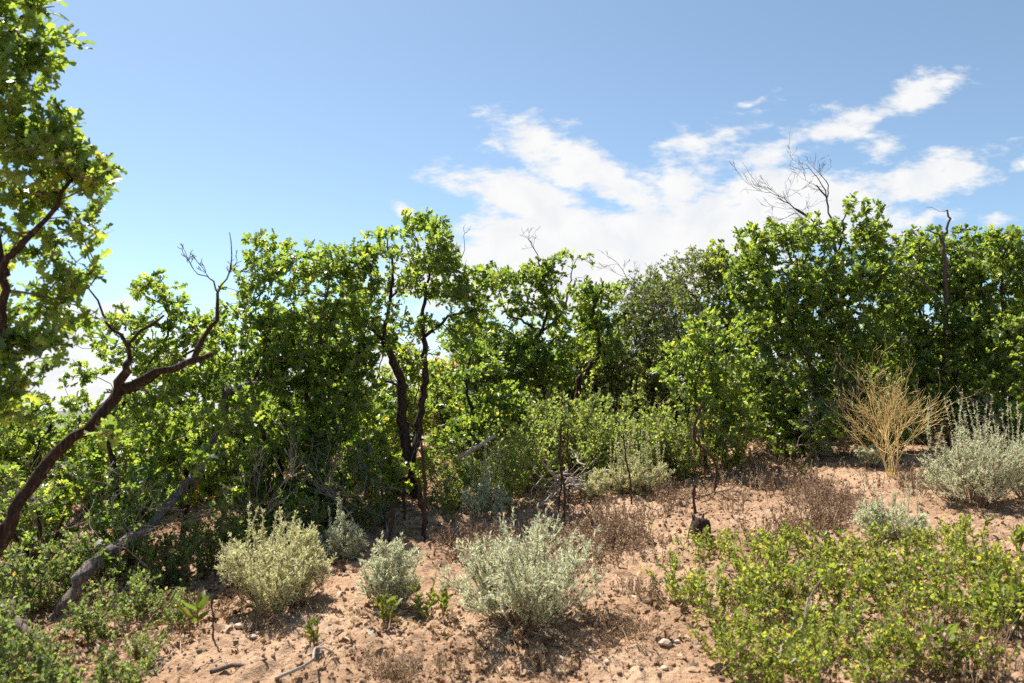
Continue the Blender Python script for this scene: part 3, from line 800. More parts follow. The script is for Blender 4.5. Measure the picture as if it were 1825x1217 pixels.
#TREES_END
# ------------------------------------------------------------------ fill oaks of the thicket
def bushy(label, px, d, hw, top, low=None, nb=9, mat='oak', leaf=(.046, .078), cell=.115, name='oak_tree', bare=0, tpl=OAKF, gap=-.78, **kw):
    """an oak leafy from the ground up: random clumps between the ground and its top"""
    b = foot(px, d)
    r = b - np.array([0, 0, CAMZ]); 
    # picture height of its foot
    f = cp * r[1] + sp * r[2]; upc = -sp * r[1] + cp * r[2]
    by = 608.5 - upc / f * FPX
    low = by if low is None else low
    blobs = []
    for i in range(nb):
        t = (i + .5) / nb
        y = top + 22 + (low - top - 40) * t
        wd = hw * (.45 + .55 * min(1, t * 2.2)) * rng.uniform(.75, 1.1)
        x = px + (hw - wd * .5) * rng.uniform(-.7, .7)
        blobs.append((x, y, d + rng.uniform(-.3, .3), wd * .62, rng.uniform(26, 44), rng.uniform(.3, .5), rng.uniform(.7, 1)))
    for _ in range(3):
        blobs.append((px + rng.uniform(-.8, .8) * hw, top + rng.uniform(-8, 34), d + rng.uniform(-.3, .3), rng.uniform(13, 22), rng.uniform(22, 38), .22, 1))
    mid = (top + low) / 2
    limbs = [([(px + rng.uniform(-20, 20), by - 60, d), (px + rng.uniform(-30, 30), mid, d), (px + rng.uniform(-20, 20), top + 40, d)], .038, .008),
             ([(px, by - 40, d), (px - hw * .5, mid, d), (px - hw * .6, top + 60, d)], .026, .006),
             ([(px, by - 40, d), (px + hw * .5, mid, d), (px + hw * .6, top + 70, d)], .026, .006)]
    dead = None
    if mat == 'oak': mat = ['oak', 'oakY', 'oakD', 'oak', 'oakY'][rng.integers(0, 5)]
    bare += 1
    if bare:
        kw.setdefault('deadmat', 'twig')
        dead = [[([(px + rng.uniform(-hw, hw) * .6, low - 10, d - .45), (px + rng.uniform(-hw, hw) * .6, (low + mid) / 2, d - .5), (px + rng.uniform(-hw, hw) * .7, mid, d - .5)], .006, .0025, 4, .38)] for _ in range(bare)]
    return tree(name, label, b, limbs, blobs, cell=cell, gap=gap, leaf=leaf, mat=mat, dead=dead, tpl=tpl, **kw)

for (lab, px, d, hw, top, bare) in [
        ('background oak low in the far left corner, below the bright sky gap', 20, 8.2, 110, 728, 0),
        ('background oak behind the slanting limb of the near oak', 165, 8.0, 95, 716, 0),
        ('background oak under the oak with the round top tuft', 305, 8.0, 95, 640, 1),
        ('background oak behind the crown of the slanting grey trunk', 430, 8.6, 95, 585, 1),
        ('background oak behind the slim dark pair of oaks', 560, 8.8, 95, 560, 1),
        ('background oak seen between the twin trunks', 690, 9.0, 95, 600, 1),
        ('background oak right of the twin trunks, below the red hill', 800, 10.2, 80, 665, 1),
        ('background oak behind the pale broken log', 890, 10.8, 75, 640, 1),
        ('background oak under the oak with crooked limbs', 985, 10.9, 75, 620, 1),
        ('background oak behind the stout black leaning trunk', 1075, 11.2, 75, 570, 1),
        ('background oak behind the grey green thicket tree', 1165, 11.8, 85, 500, 1),
        ('background oak right of the grey green thicket tree, under the cloud', 1265, 11.2, 90, 470, 1),
        ('background oak behind the widest oak of the right thicket', 1385, 10.6, 90, 440, 1),
        ('background oak below the bare forked dead twigs', 1500, 10.6, 90, 425, 1),
        ('background oak left of the hooked dead snag', 1600, 10.6, 80, 428, 0),
        ('background oak right of the hooked dead snag', 1725, 10.4, 85, 412, 0),
        ('background oak at the right border of the view', 1840, 10.2, 85, 425, 0),
        ('background oak under the right side of the twin trunk crown', 845, 9.6, 62, 575, 1),
        ('background oak between the crooked limbs and the grey green tree', 1035, 10.9, 60, 545, 1),
        ('background oak just above the bright sapling, at the step of the right thicket', 1300, 10.8, 62, 440, 1),
        ('background oak left of the crown of the twin trunk oak', 615, 9.2, 62, 520, 1),
        ('far low oak seen in the gap left of the twin trunks', 640, 11.5, 110, 690, 0),
        ('far low oak seen in the gap right of the twin trunks', 800, 11.5, 110, 690, 0),
        ('far low oak seen under the oak with crooked limbs', 940, 11.8, 100, 680, 0),
        ('far low oak seen under the stout black leaning trunk', 1080, 11.8, 100, 660, 0),
        ('far low oak seen under the grey green thicket tree', 1210, 11.8, 100, 620, 0),
        ('far low oak in the deep shade left of the straw coloured dead bush', 1350, 11.8, 110, 600, 0),
        ('far low oak in the deep shade behind the straw coloured dead bush', 1500, 11.6, 110, 600, 0),
        ('far low oak in the deep shade under the hooked dead snag', 1660, 11.6, 110, 600, 0),
        ('far low oak in the deep shade at the right border', 1810, 11.4, 110, 600, 0),
        ('far low oak in the deep left thicket behind the slim dark pair', 480, 11.0, 110, 690, 0),
        ('far low oak in the deep left thicket behind the leaning limb', 330, 10.5, 110, 710, 0)]:
    bushy(lab, px, d, hw, top, bare=bare)

# low leafy oak thickets at the foot of the trees
for (lab, px, d, hw, top) in [
        ('low oak bush in shade between the twin trunks and the dry mullein stalks', 700, 6.7, 75, 800),
        ('low oak bush left of the twin trunks, in front of the slim dark pair', 590, 6.1, 75, 790),
        ('low oak bush at the foot of the slim dark pair, behind the pale green sagebrush', 490, 5.8, 70, 800),
        ('low dark oak bush behind the dry stalks, right of the middle sagebrush', 1290, 8.3, 60, 690),
        ('low dark oak bush in the deep shade behind the dry brown weeds', 1430, 8.5, 75, 690),
        ('low dark oak bush behind the straw coloured dead bush', 1560, 8.6, 70, 680),
        ('low oak bush at the right edge behind the sagebrush spikes', 1800, 8.2, 75, 700),
        ('low sunny oak bush at the far left, under the near oak limb', 60, 5.4, 90, 850),
        ('low oak bush behind the slanting grey trunk', 240, 5.2, 80, 850)]:
    bushy(lab, px, d, hw, top, nb=6, cell=.12, leaf=(.042, .070), cat='oak bush', name='oak_bush', group='low oak bushes at the foot of the thicket', bare=1)

# ================================================================== SHRUBS AND HERBS
def bush(name, label, cat, W, Hh, nst, ntw, nlf, tpl, lsz, lmat, smat='stem', group=None, spikes=0, spk_h=.25, flat=.8, fr=.35, up=.4, twl=.32, stem_r=.003, upright=.3):
    """shrub in local space: stems fanning from the base, twigs along them, leaves along the twigs"""
    t = thing(name, label, cat, (0, 0, 0), 0, group)
    ph1, ph2, ph3 = rng.uniform(0, 6.28, 3)
    polys = [(np.array([[0, 0, -.06], [0, 0, -.035]]), np.array([W * .07, W * .08]))]; LB = []; LD = []
    for i in range(nst):
        th = rng.uniform(0, 2 * math.pi); q = math.sqrt(rng.random())
        lop = 1 + .11 * math.sin(th + ph1) + .13 * math.sin(2 * th + ph2)
        hh = Hh * math.sqrt(max(.05, 1 - (flat * q) ** 2)) * rng.uniform(.62, 1.06) * (1 + .16 * q * math.sin(th + ph3))
        tip = np.array([math.cos(th) * q * W / 2 * lop, math.sin(th) * q * W / 2 * lop, hh])
        b = np.array([math.cos(th), math.sin(th), 0]) * q * W * .09; b[2] = -.04
        mid = b * .5 + tip * np.array([.45, .45, .5]) + rng.normal(size=3) * W * .025
        mid[2] *= 1 - .25 * q
        S = spline([b, mid, tip], max(.03, Hh / 12), .004)
        polys.append((S, np.linspace(stem_r, stem_r * .4, len(S))))
        for k in range(ntw):
            u = fr + (1 - fr) * rng.random()
            j = min(len(S) - 2, int(u * (len(S) - 1)))
            p = S[j]; tg = unit(S[j + 1] - S[j])
            dd = unit(tg * .8 + rng.normal(size=3) * .55 + np.array([0, 0, upright]))
            ln = Hh * twl * rng.uniform(.4, 1.0)
            e = p + dd * ln
            m_ = p + dd * ln * .5 + rng.normal(size=3) * ln * .08
            polys.append((np.array([p, m_, e]), np.array([stem_r * .5, stem_r * .4, stem_r * .25])))
            if rng.random() < .14: continue
            n = rng.integers(max(1, nlf - 2), nlf + 3)
            u2 = rng.uniform(.15, 1, n)[:, None]
            LB.append(p + (e - p) * u2); LD.append(np.repeat(dd[None], n, 0) * .8 + rng.normal(size=(n, 3)) * .6)
    for i in range(spikes):
        th = rng.uniform(0, 2 * math.pi); q = math.sqrt(rng.random()) * .8
        z0 = Hh * math.sqrt(max(.05, 1 - (flat * q) ** 2)) * .75
        p = np.array([math.cos(th) * q * W / 2, math.sin(th) * q * W / 2, z0])
        e = p + np.array([rng.normal() * .13, rng.normal() * .13, 1]) * spk_h * rng.uniform(.35, 1.3)
        polys.append((np.array([p * np.array([.6, .6, .3]), p, (p + e) / 2, e]), np.array([.0022, .002, .0016, .001])))
        n = 110
        u2 = rng.uniform(0, 1, n)[:, None]
        LB.append(p + (e - p) * u2); LD.append(np.array([[0, 0, .8]]) + rng.normal(size=(n, 3)) * .5)
    mb = MB(); tubes(mb, polys, 3); mb.build('stems', M[smat], t, True)
    LB = np.concatenate(LB); LD = np.concatenate(LD)
    mb = MB(); sz = rng.uniform(lsz[0], lsz[1], len(LB))
    if spikes: sz[-110 * spikes:] *= .8
    mb = MB(); leaves(mb, LB, LD, sz, tpl, up)
    mb.build('foliage', M[lmat], t)
    return t

def put(t, p, rz=None, s=1):
    t.location = Vector(p); t.rotation_euler.z = rng.uniform(0, 6.28) if rz is None else rz
    t.scale = (s, s, s)
    return t

SAGEG = 'sagebrush clumps on the sandy slope'
def sage(label, px, py, wpx, hpx, mat='sage', dens=1.0, spikes=0, spk=.25, **kw):
    b = ground(px, py); k = b[1] / FPX
    W, Hh = wpx * k, hpx * k * .84
    n = int(50 * dens * max(.6, W / .6))
    t = bush('sagebrush', label, 'sagebrush', W, Hh, n, 13, 19, SLIM, (.015, .029), mat, group=SAGEG, spikes=spikes, spk_h=spk * k, flat=.82, up=.7, twl=.24, stem_r=.0032, upright=.6, **kw)
    return put(t, b)
sage('large round silvery sagebrush in the front centre', 938, 1112, 290, 205, dens=1.7)
sage('wide pale green sagebrush left of the front centre', 495, 1085, 220, 175, mat='sageG', dens=1.7, spikes=12, spk=70)
sage('upright silvery sagebrush just left of the largest one', 695, 1085, 115, 135, dens=1.3, spikes=4, spk=40)
sage('shaded blue grey sagebrush half behind the wide pale green one', 610, 1000, 90, 85, dens=1.2, spikes=3, spk=80)
sage('grey sagebrush with tall thin spikes at the foot of the thicket, left of centre', 865, 920, 95, 75, dens=1.2, spikes=16, spk=75)
sage('pale green sagebrush with many spikes behind the thin centre stalks', 1135, 880, 125, 80, mat='sageG', dens=1.5, spikes=26, spk=75)
sage('low pale green sagebrush left of the spiky middle one', 1060, 885, 80, 55, mat='sageG', dens=1.1)
sage('big sagebrush with tall spikes at the right edge', 1735, 902, 200, 150, mat='sage', dens=1.5, spikes=40, spk=85)
sage('sagebrush cut by the right edge of the view, behind the bare soil', 1835, 890, 100, 120, mat='sage', dens=1.1, spikes=10, spk=80)
sage('loose silvery sagebrush beyond the yellow green shrubs', 1590, 965, 140, 85, mat='sage', dens=1.1, spikes=8, spk=60)
sage('small grey sagebrush left of the straw coloured dead bush', 1462, 815, 60, 36, mat='sageG', dens=1.1, spikes=4, spk=30)
sage('small round sagebrush at the foot of the straw coloured dead bush', 1555, 832, 60, 45, mat='sage', dens=1.1)

# leafy undershrubs at the edge of the thicket
UG = 'leafy undershrubs before the thicket'
und = [bush('undershrub', '', 'undershrub', .85, .60, 30, 10, 13, OVAL, (.018, .034), 'snow', group=UG, flat=.75, twl=.3, fr=.2) for _ in range(3)]
ulist = [(900, 6.7, 1.15, 'rounded light green undershrub right of the grey spiked sagebrush'), (938, 7.35, 1.2, 'light green undershrub behind the brush pile'),
         (1055, 7.7, 1.2, 'light green undershrub between the brush pile and the spiky middle sagebrush'), (1095, 7.7, 1.35, 'tall light green undershrub behind the spiky middle sagebrush'),
         (1165, 7.75, 1.25, 'light green undershrub right behind the spiky middle sagebrush'), (1225, 7.8, 1.1, 'light green undershrub left of the crooked dry stalk'),
         (862, 8.1, 1.25, 'light green undershrub under the pale broken log'), (1000, 8.1, 1.45, 'furthest light green undershrub under the oak with crooked limbs'),
         (1130, 8.3, 1.5, 'furthest light green undershrub at the foot of the grey green tree'), (1205, 7.6, .75, 'small bright undershrub beside the spiky middle sagebrush'),
         (925, 7.9, 1.4, 'light green undershrub beneath the oak with crooked limbs, left of the furthest one'), (1060, 8.4, 1.5, 'furthest light green undershrub below the stout black leaning trunk'),
         (835, 7.1, .8, 'low light green undershrub just left of the grey spiked sagebrush')]
for i, (px, d, s, lab) in enumerate(ulist):
    p = foot(px, d)
    if i < 3: t = put(und[i], p, None, s); t['label'] = lab
    else: dup(und[i % 3], p, rng.uniform(0, 6.28), s, lab)

BG = 'blue green undershrubs in the left thicket'
blu = [bush('undershrub', '', 'undershrub', .6, .48, 20, 8, 10, OVAL, (.022, .046), 'blue', group=BG, flat=.7, twl=.32, fr=.15, up=.5) for _ in range(3)]
blist = [(60, 3.15, .62, 'blurred leafy undershrub in the bottom left corner'), (150, 3.1, .6, 'blurred leafy undershrub second from the bottom left corner'), (235, 3.2, .48, 'blurred leafy undershrub beside the bare soil at bottom left'),
         (10, 3.6, .8, 'undershrub under the trunk of the near oak'), (110, 3.55, .45, 'small undershrub before the foot of the slanting grey trunk'), (190, 4.0, .55, 'undershrub right of the foot of the slanting grey trunk'),
         (260, 4.3, .6, 'undershrub in dappled leaf litter left of the pale green sagebrush'), (320, 4.9, .75, 'undershrub under the middle of the slanting grey trunk'), (390, 5.2, .9, 'shaded undershrub just behind the pale green sagebrush'),
         (330, 4.1, .4, 'low undershrub touching the left side of the pale green sagebrush'), (450, 5.6, 1.0, 'shaded undershrub at the foot of the slim dark pair'), (540, 5.5, .85, 'shaded undershrub behind the blue grey sagebrush'),
         (640, 5.9, .9, 'undershrub behind the dry mullein stalks at left'), (800, 6.5, .8, 'undershrub between the twin trunks and the grey spiked sagebrush'), (100, 4.7, .8, 'undershrub under the limb of the near oak'),
         (170, 5.0, .9, 'undershrub behind the slanting grey trunk'), (20, 4.6, .9, 'undershrub at the left edge behind the near oak trunk'), (280, 3.6, .35, 'small undershrub at the upper edge of the bare soil at left')]
for i, (px, d, s, lab) in enumerate(blist):
    p = foot(px, d)
    if i < 3: t = put(blu[i], p, None, s); t['label'] = lab
    else: dup(blu[i % 3], p, rng.uniform(0, 6.28), s, lab)

# yellow green shrubs of the lower right
LG = 'low yellow green shrubs of the lower right'
LOWL = 'low yellow green shrub with small leaves in the lower right patch'
low = [bush('low_shrub', LOWL, 'low shrub', .46, .27, 14, 9, 8, OVAL, (.016, .032), 'low', group=LG, flat=.7, twl=.42, fr=.25, stem_r=.0026, up=.7, upright=.4) for _ in range(4)]
LP = [(1212, 1075, .85), (1265, 1000, .8), (1335, 1015, .85), (1400, 1010, .8), (1470, 1025, .9), (1290, 1105, .95), (1430, 1095, 1), (1310, 1185, .95), (1385, 1175, 1), (1460, 1165, 1),
      (1520, 1090, 1), (1600, 1050, .95), (1680, 1030, .95), (1695, 1110, .95), (1640, 1205, .9), (1745, 1060, .95), (1765, 1140, .9), (1725, 1210, .85),
      (1815, 1075, .9), (1355, 1090, .9), (1545, 1185, .9), (1612, 1125, .9), (1575, 1075, .9), (1450, 1225, .85), (1560, 1240, .9), (1360, 1235, .7), (1650, 985, .75), (1720, 985, .7), (1540, 1015, .8)]
for i, (px, py, s) in enumerate(LP):
    p = ground(px, py)
    if i < 4: put(low[i], p, None, s); c = low[i]
    else: c = dup(low[i % 4], p, rng.uniform(0, 6.28), s * rng.uniform(.72, 1.25))
    if i == 0: c['label'] = 'lone yellow green shrub on open soil, nearest the large silvery sagebrush'
    if i == 1: c['label'] = 'yellow green shrub just in front of the dark stump'

# broad leaved herbs
def herb(label, px, py, hpx, nst, nl, lsz, mat='broad', name='broadleaf_herb', tpl=LANCE, wide=.35):
    b = ground(px, py); Hh = hpx * b[1] / FPX
    t = thing(name, label, 'herb', (0, 0, 0), 0, 'broad leaved green herbs')
    polys = []; B = []; D = []
    polys.append((np.array([[0, 0, -.05], [0, 0, -.015]]), np.array([Hh * .10, Hh * .10])))
    for i in range(nst):
        th = rng.uniform(0, 6.28); o = np.array([math.cos(th), math.sin(th), 0])
        hh = Hh * rng.uniform(.6, 1)
        S = spline([o * Hh * .08 - np.array([0, 0, .02]), o * Hh * wide * .5 + np.array([0, 0, hh * .5]), o * Hh * wide + np.array([0, 0, hh])], .03, .002)
        polys.append((S, np.linspace(.003, .0015, len(S))))
        for k in range(nl):
            j = min(len(S) - 2, int(rng.uniform(.15, 1) ** .7 * (len(S) - 1)))
            a = rng.uniform(0, 6.28)
            B.append(S[j]); D.append(np.array([math.cos(a) * .7, math.sin(a) * .7, rng.uniform(.35, 1.1)]))
    mb = MB(); tubes(mb, polys, 4); mb.build('stems', M['stem'], t, True)
    mb = MB(); leaves(mb, np.array(B), np.array(D), rng.uniform(lsz[0], lsz[1], len(B)), tpl, .5)
    mb.build('foliage', M[mat], t)
    return put(t, b)
herb('green broad leaved herb at the foot of the upright silvery sagebrush', 690, 1112, 55, 6, 9, (.035, .06))
herb('tall green broad leaved herb between the two silvery sagebrushes', 755, 1105, 75, 5, 12, (.035, .06))
herb('green broad leaved herb touching the largest sagebrush on its left', 790, 1100, 60, 4, 11, (.03, .055))
herb('small broad leaved herb alone on bare soil at the lower left', 565, 1165, 55, 4, 9, (.035, .055))
herb('pair of large pale mullein leaves at the edge of the leaf litter', 332, 1130, 50, 2, 4, (.09, .12), wide=.5)
herb('bright green ferny herb before the shaded left thicket', 525, 950, 60, 6, 14, (.05, .08), mat='oak')
herb('bright green herb with pale leaves left of the grey spiked sagebrush', 800, 930, 70, 6, 14, (.04, .07), mat='broad')
herb('green herb in the right bare soil above the yellow green shrubs', 1742, 975, 55, 3, 9, (.04, .06))
herb('green herb with long leaves at the right edge', 1812, 985, 60, 4, 11, (.05, .075))
herb('long leaved herb inside the yellow green shrubs near the right edge', 1770, 1120, 95, 7, 13, (.05, .085))
herb('long leaved herb at the right edge of the lower shrubs', 1815, 1140, 100, 7, 12, (.05, .085))
herb('long leaved herb amid the centre of the lower right shrubs', 1480, 1010, 70, 5, 12, (.045, .07))
herb('tiny green herb among the brown weeds in mid slope', 1155, 960, 40, 3, 8, (.02, .035))
herb('green herb in the brown weeds before the dark oak shade', 1432, 862, 48, 4, 10, (.04, .06))
herb('green herb beside the twin trunk stalks at the thicket edge', 905, 925, 36, 5, 10, (.03, .05))
herb('long leaved herb low in the bottom right corner', 1690, 1200, 90, 6, 11, (.05, .08))

# straw coloured dead bush
def straw_bush():
    b = ground(1588, 850); k = b[1] / FPX
    t = thing('dead_bush', 'straw coloured leafless dead bush fanning up before the right thicket', 'dead bush', b, 0)
    main, fine = [], []
    def rec(p, d, ln, r, dep):
        n = 5; P = [p]; cur = d.copy()
        for i in range(n):
            cur = unit(cur + rng.normal(size=3) * .13 + np.array([0, 0, .03])); P.append(P[-1] + cur * ln / n)
        P = np.array(P); (main if dep >= 3 else fine).append((P, np.linspace(r, max(.0013, r * .62), n + 1)))
        if dep > 0:
            for _ in range(3 if dep > 1 else 2):
                j = rng.integers(2, n + 1)
                nd = unit(cur + rng.normal(size=3) * .5 + np.array([0, 0, .22]))
                rec(P[j], nd, ln * rng.uniform(.55, .85), r * .6, dep - 1)
    for i in range(10):
        a = rng.uniform(0, 6.28); sp_ = rng.uniform(.03, .38)
        rec(np.array([math.cos(a) * .03, math.sin(a) * .03, -.04]), unit(np.array([math.cos(a) * sp_ + .03, math.sin(a) * sp_, 1])), 96 * k * rng.uniform(.8, 1.1), .0046, 4)
    mb = MB(); tubes(mb, main, 5); mb.build('stems', M['straw'], t, True)
    mb = MB(); tubes(mb, fine, 3); mb.build('twigs', M['straw'], t, True)
straw_bush()

# dry mullein and weed stalks
def stalk(label, bx, by, tx, ty, r, head=0.4, crook=.01):
    b = ground(bx, by); e = at(tx, ty, b[1]) - b
    t = thing('dry_stalk', label, 'dry stalk', b, 0, 'tall dry brown stalks')
    S = spline([np.array([0, 0, -.05]), e * .33 + rng.normal(size=3) * crook, e * .66 + rng.normal(size=3) * crook, e], .02, .0015)
    n = len(S); h = min(n - 1, int(n * (1 - head)))
    mb = MB(); tubes(mb, [(S[:h + 1], np.linspace(r, r * .75, h + 1))], 6, .15); mb.build('stem', M['stalk'], t, True)
    if head > 0 and n - h > 2:
        mb = MB(); rr = np.linspace(r * 1.25, r * .7, n - h) * rng.uniform(.75, 1.3, n - h)
        tubes(mb, [(S[h:], rr)], 7, .35)
        mb.build('seed_head', M['stalk'], t, True); mb = MB()
        m = 14 * (n - h); i = rng.integers(h, n, m); a = rng.normal(size=(m, 3)); a[:, 2] = abs(a[:, 2]) * .5
        leaves(mb, S[i], a, rng.uniform(.010, .022, m) * (r / .014), OVAL, .3)
        mb.build('foliage', M['stalk'], t)  # rough outer bits of the seed head, not leaves
stalk('tallest dark dry stalk in the centre, left one of the close pair', 1004, 940, 1000, 752, .011, .3)
stalk('short dry stalk leaning against the tallest centre stalk', 996, 915, 998, 836, .008, .0)
stalk('thin dark dry stalk with a short head, right one of the centre pair', 1015, 893, 1012, 757, .007, .25)
stalk('leaning dry stalk in front of the spiky middle sagebrush', 1126, 898, 1111, 775, .009, .0)
stalk('short broken dry stalk on bare soil below the leaning pair of stalks', 1240, 915, 1238, 865, .013, .3)
stalk('thin leaning dry stalk left of the crooked one', 1257, 872, 1245, 775, .009, .2)
stalk('crooked dry stalk with a lumpy head before the dark oak bush', 1273, 876, 1252, 715, .012, .55, .05)
stalk('thin straight dry stalk right of the crooked one', 1292, 856, 1292, 786, .008, .2)
stalk('tallest rough mullein stalk before the twin trunks', 758, 965, 751, 790, .012, .8, .015)
stalk('shorter mullein stalk with a knobby head beside the tallest mullein', 752, 955, 746, 854, .012, .5)
stalk('leafy topped brown mullein stalk left of the other mulleins', 692, 965, 697, 898, .011, .9)
stalk('thin mullein stalk in the shade at the left of the group', 688, 945, 681, 850, .009, .5)
stalk('tan mullein stalk with a thick head in the middle of the group', 720, 930, 719, 868, .012, .6)
stalk('thin dry stem in the bare soil beside the mullein leaves at left', 378, 1140, 381, 1060, .005, .2)
stalk('dry forked stem behind the right bare soil beside the big spiked sagebrush', 1690, 850, 1682, 745, .007, .3, .03)

# brown weed tufts
def weedclump(n, h, w, wm='weed'):
    t = thing('dry_weed', '', 'dry weed', (0, 0, 0), 0, 'dry brown weed tufts')
    polys = [(np.array([[0, 0, -.055], [0, 0, -.035]]), np.array([w * .46, w * .46]))]; B = []; D = []
    for i in range(n):
        a = rng.uniform(0, 6.28); o = np.array([math.cos(a), math.sin(a), 0]); q = rng.random() ** .7
        hh = h * rng.uniform(.45, 1)
        b = o * w * .45 * q + np.array([0, 0, -.045])
        S = spline([b, b + o * .02 + np.array([0, 0, hh * .5]), b + o * hh * rng.uniform(.05, .45) + np.array([0, 0, hh])], .03, .004)
        polys.append((S, np.linspace(.0026, .0013, len(S))))
        for k in range(5):
            j = rng.integers(len(S) // 3, len(S)); dd = unit(np.array([rng.normal() * .6, rng.normal() * .6, .9]))
            e = S[j] + dd * hh * rng.uniform(.12, .3)
            polys.append((np.array([S[j], e]), np.array([.0016, .0011])))
            m = 4
            B.append(S[j] + (e - S[j]) * rng.uniform(.3, 1, (m, 1))); D.append(rng.normal(size=(m, 3)) + np.array([0, 0, .5]))
    mb = MB(); tubes(mb, polys, 3); mb.build('stems', M[wm], t)
    B = np.concatenate(B); D = np.concatenate(D)
    mb = MB(); leaves(mb, B, D, rng.uniform(.007, .017, len(B)), OVAL, .2); mb.build('foliage', M['litter'], t)  # small seed heads along the dry stems, not leaves
    return t
weeds = [weedclump(13, .20, .26), weedclump(17, .17, .32), weedclump(9, .25, .18), weedclump(12, .13, .25, 'drygrass'), weedclump(14, .18, .32, 'drygrass')]
zones = [('pale dry grass tuft between the yellow green shrubs at lower right', (1250, 1800, 1000, 1200), 16),
         ('dry brown weed tuft on the soil between the mullein stalks and the largest sagebrush', (790, 930, 940, 1000), 26),
         ('dry brown weed tuft right of the tallest centre stalk', (1020, 1160, 905, 1000), 46),
         ('dry brown weed tuft on the bare soil around the short broken stalk', (1190, 1330, 840, 985), 30),
         ('dry brown weed tuft before the deep oak shade at right', (1330, 1480, 815, 960), 58),
         ('dry brown weed tuft around the straw coloured dead bush', (1440, 1650, 800, 900), 22),
         ('dry brown weed tuft on the sand right of the largest sagebrush', (1060, 1200, 1010, 1140), 20),
         ('small dry weed tuft on the bare sand along the bottom edge', (560, 1200, 1170, 1217), 18),
         ('dry weed tuft at the lower edge of the pale green sagebrush', (360, 640, 1080, 1150), 8),
         ('dry brown weed tuft beneath the big spiked sagebrush at right', (1640, 1825, 850, 950), 14)]
k = 0
for lab, (x0, x1, y0, y1), n in zones:
    for i in range(n):
        if i % 5 == 0: q0 = (rng.uniform(x0, x1), rng.uniform(y0, y1))
        p = ground(q0[0] + rng.normal() * 32, q0[1] + rng.normal() * 13)
        s = rng.uniform(.6, 1.25) * (.6 if y0 > 1000 else 1)
        if k < 5: c = put(weeds[k], p, None, s)
        else: c = dup(weeds[rng.integers(0, 5)], p, rng.uniform(0, 6.28), s)
        c['label'] = lab; c['group'] = 'dry brown weed tufts'; k += 1

# ------------------------------------------------------------------ dead wood, stones, litter
def log(name, label, cat, A, B, r0, r1, mat, group=None, forks=0, bend=.04):
    A = np.asarray(A, float); B = np.asarray(B, float)
    S = spline([A, (A * 2 + B) / 3 + rng.normal(size=3) * bend, (A + B * 2) / 3 + rng.normal(size=3) * bend, B], .04, .004)
    polys = [(S - A, np.linspace(r0, r1, len(S)))]
    mb = MB(); tubes(mb, polys, 7, .12)
    if forks == 0:
        o = mb.build(name, M[mat], None, True); o.location = Vector(A)
        return tag(o, label, cat, group)
    t = thing(name, label, cat, A, 0, group)
    mb.build('stem', M[mat], t, True)
    for f in range(forks):
        j = rng.integers(len(S) // 2, len(S) - 1)
        d = unit(unit(S[j] - S[j - 1]) + rng.normal(size=3) * .5); q = S[j] - A
        mb = MB(); tubes(mb, [(spline([q, q + d * .12, q + d * .26 + rng.normal(size=3) * .03], .04, .003), np.linspace(r1 * .9, .002, 40)[:0])], 4) if False else None
        P = spline([q, q + d * .12, q + d * .26 + rng.normal(size=3) * .03], .04, .003)
        tubes(mb, [(P, np.linspace(r1 * .9, .002, len(P)))], 5); mb.build('side_twig', M[mat], t, True)
    return t
log('broken_log', 'pale broken log sticking up right of the twin trunk oak', 'log', at(815, 818, 6.6), at(882, 776, 6.6), .019, .014, 'pale', None, 0, .012)
log('dead_branch', 'thin pale forked branch leaning left of the mullein stalks', 'branch', ground(692, 950), at(632, 880, ground(692, 950)[1] + .1), .009, .004, 'pale', None, 2)
log('dead_branch', 'dark fallen branch half buried in the sand at the bottom left', 'branch', ground(375, 1206) + [0, 0, .012], ground(475, 1188) + [0, 0, .012], .011, .006, 'dead', None, 0, .012)
log('dead_branch', 'pale forked branch lying on the sand below the small herb', 'branch', ground(490, 1217) + [0, 0, .01], ground(595, 1172) + [0, 0, .015], .008, .004, 'pale', None, 1)
log('dead_branch', 'grey branch lying before the foot of the near oak', 'branch', ground(-20, 1080) + [0, 0, .05], ground(70, 1160) + [0, 0, .05], .03, .02, 'dead', None, 1)
log('dead_branch', 'long pale stem arching through the lower right shrubs', 'branch', ground(1395, 1225), at(1440, 1065, ground(1395, 1200)[1] + .1), .006, .003, 'pale', None, 1)
log('dead_branch', 'pale dry stem lying slanted at the bottom of the lower right shrubs', 'branch', ground(1395, 1230) + [0, 0, .08], ground(1470, 1160) + [0, 0, .12], .006, .004, 'pale')
log('dead_branch', 'tan leaning branch left of the brown weeds under the dark oak bush', 'branch', ground(1302, 845), at(1325, 775, ground(1302, 845)[1]), .012, .008, 'pale', None, 1)
log('dead_branch', 'dark branch lying across the sand behind the short broken stalk', 'branch', ground(1200, 892) + [0, 0, .01], ground(1320, 880) + [0, 0, .01], .009, .005, 'dead')

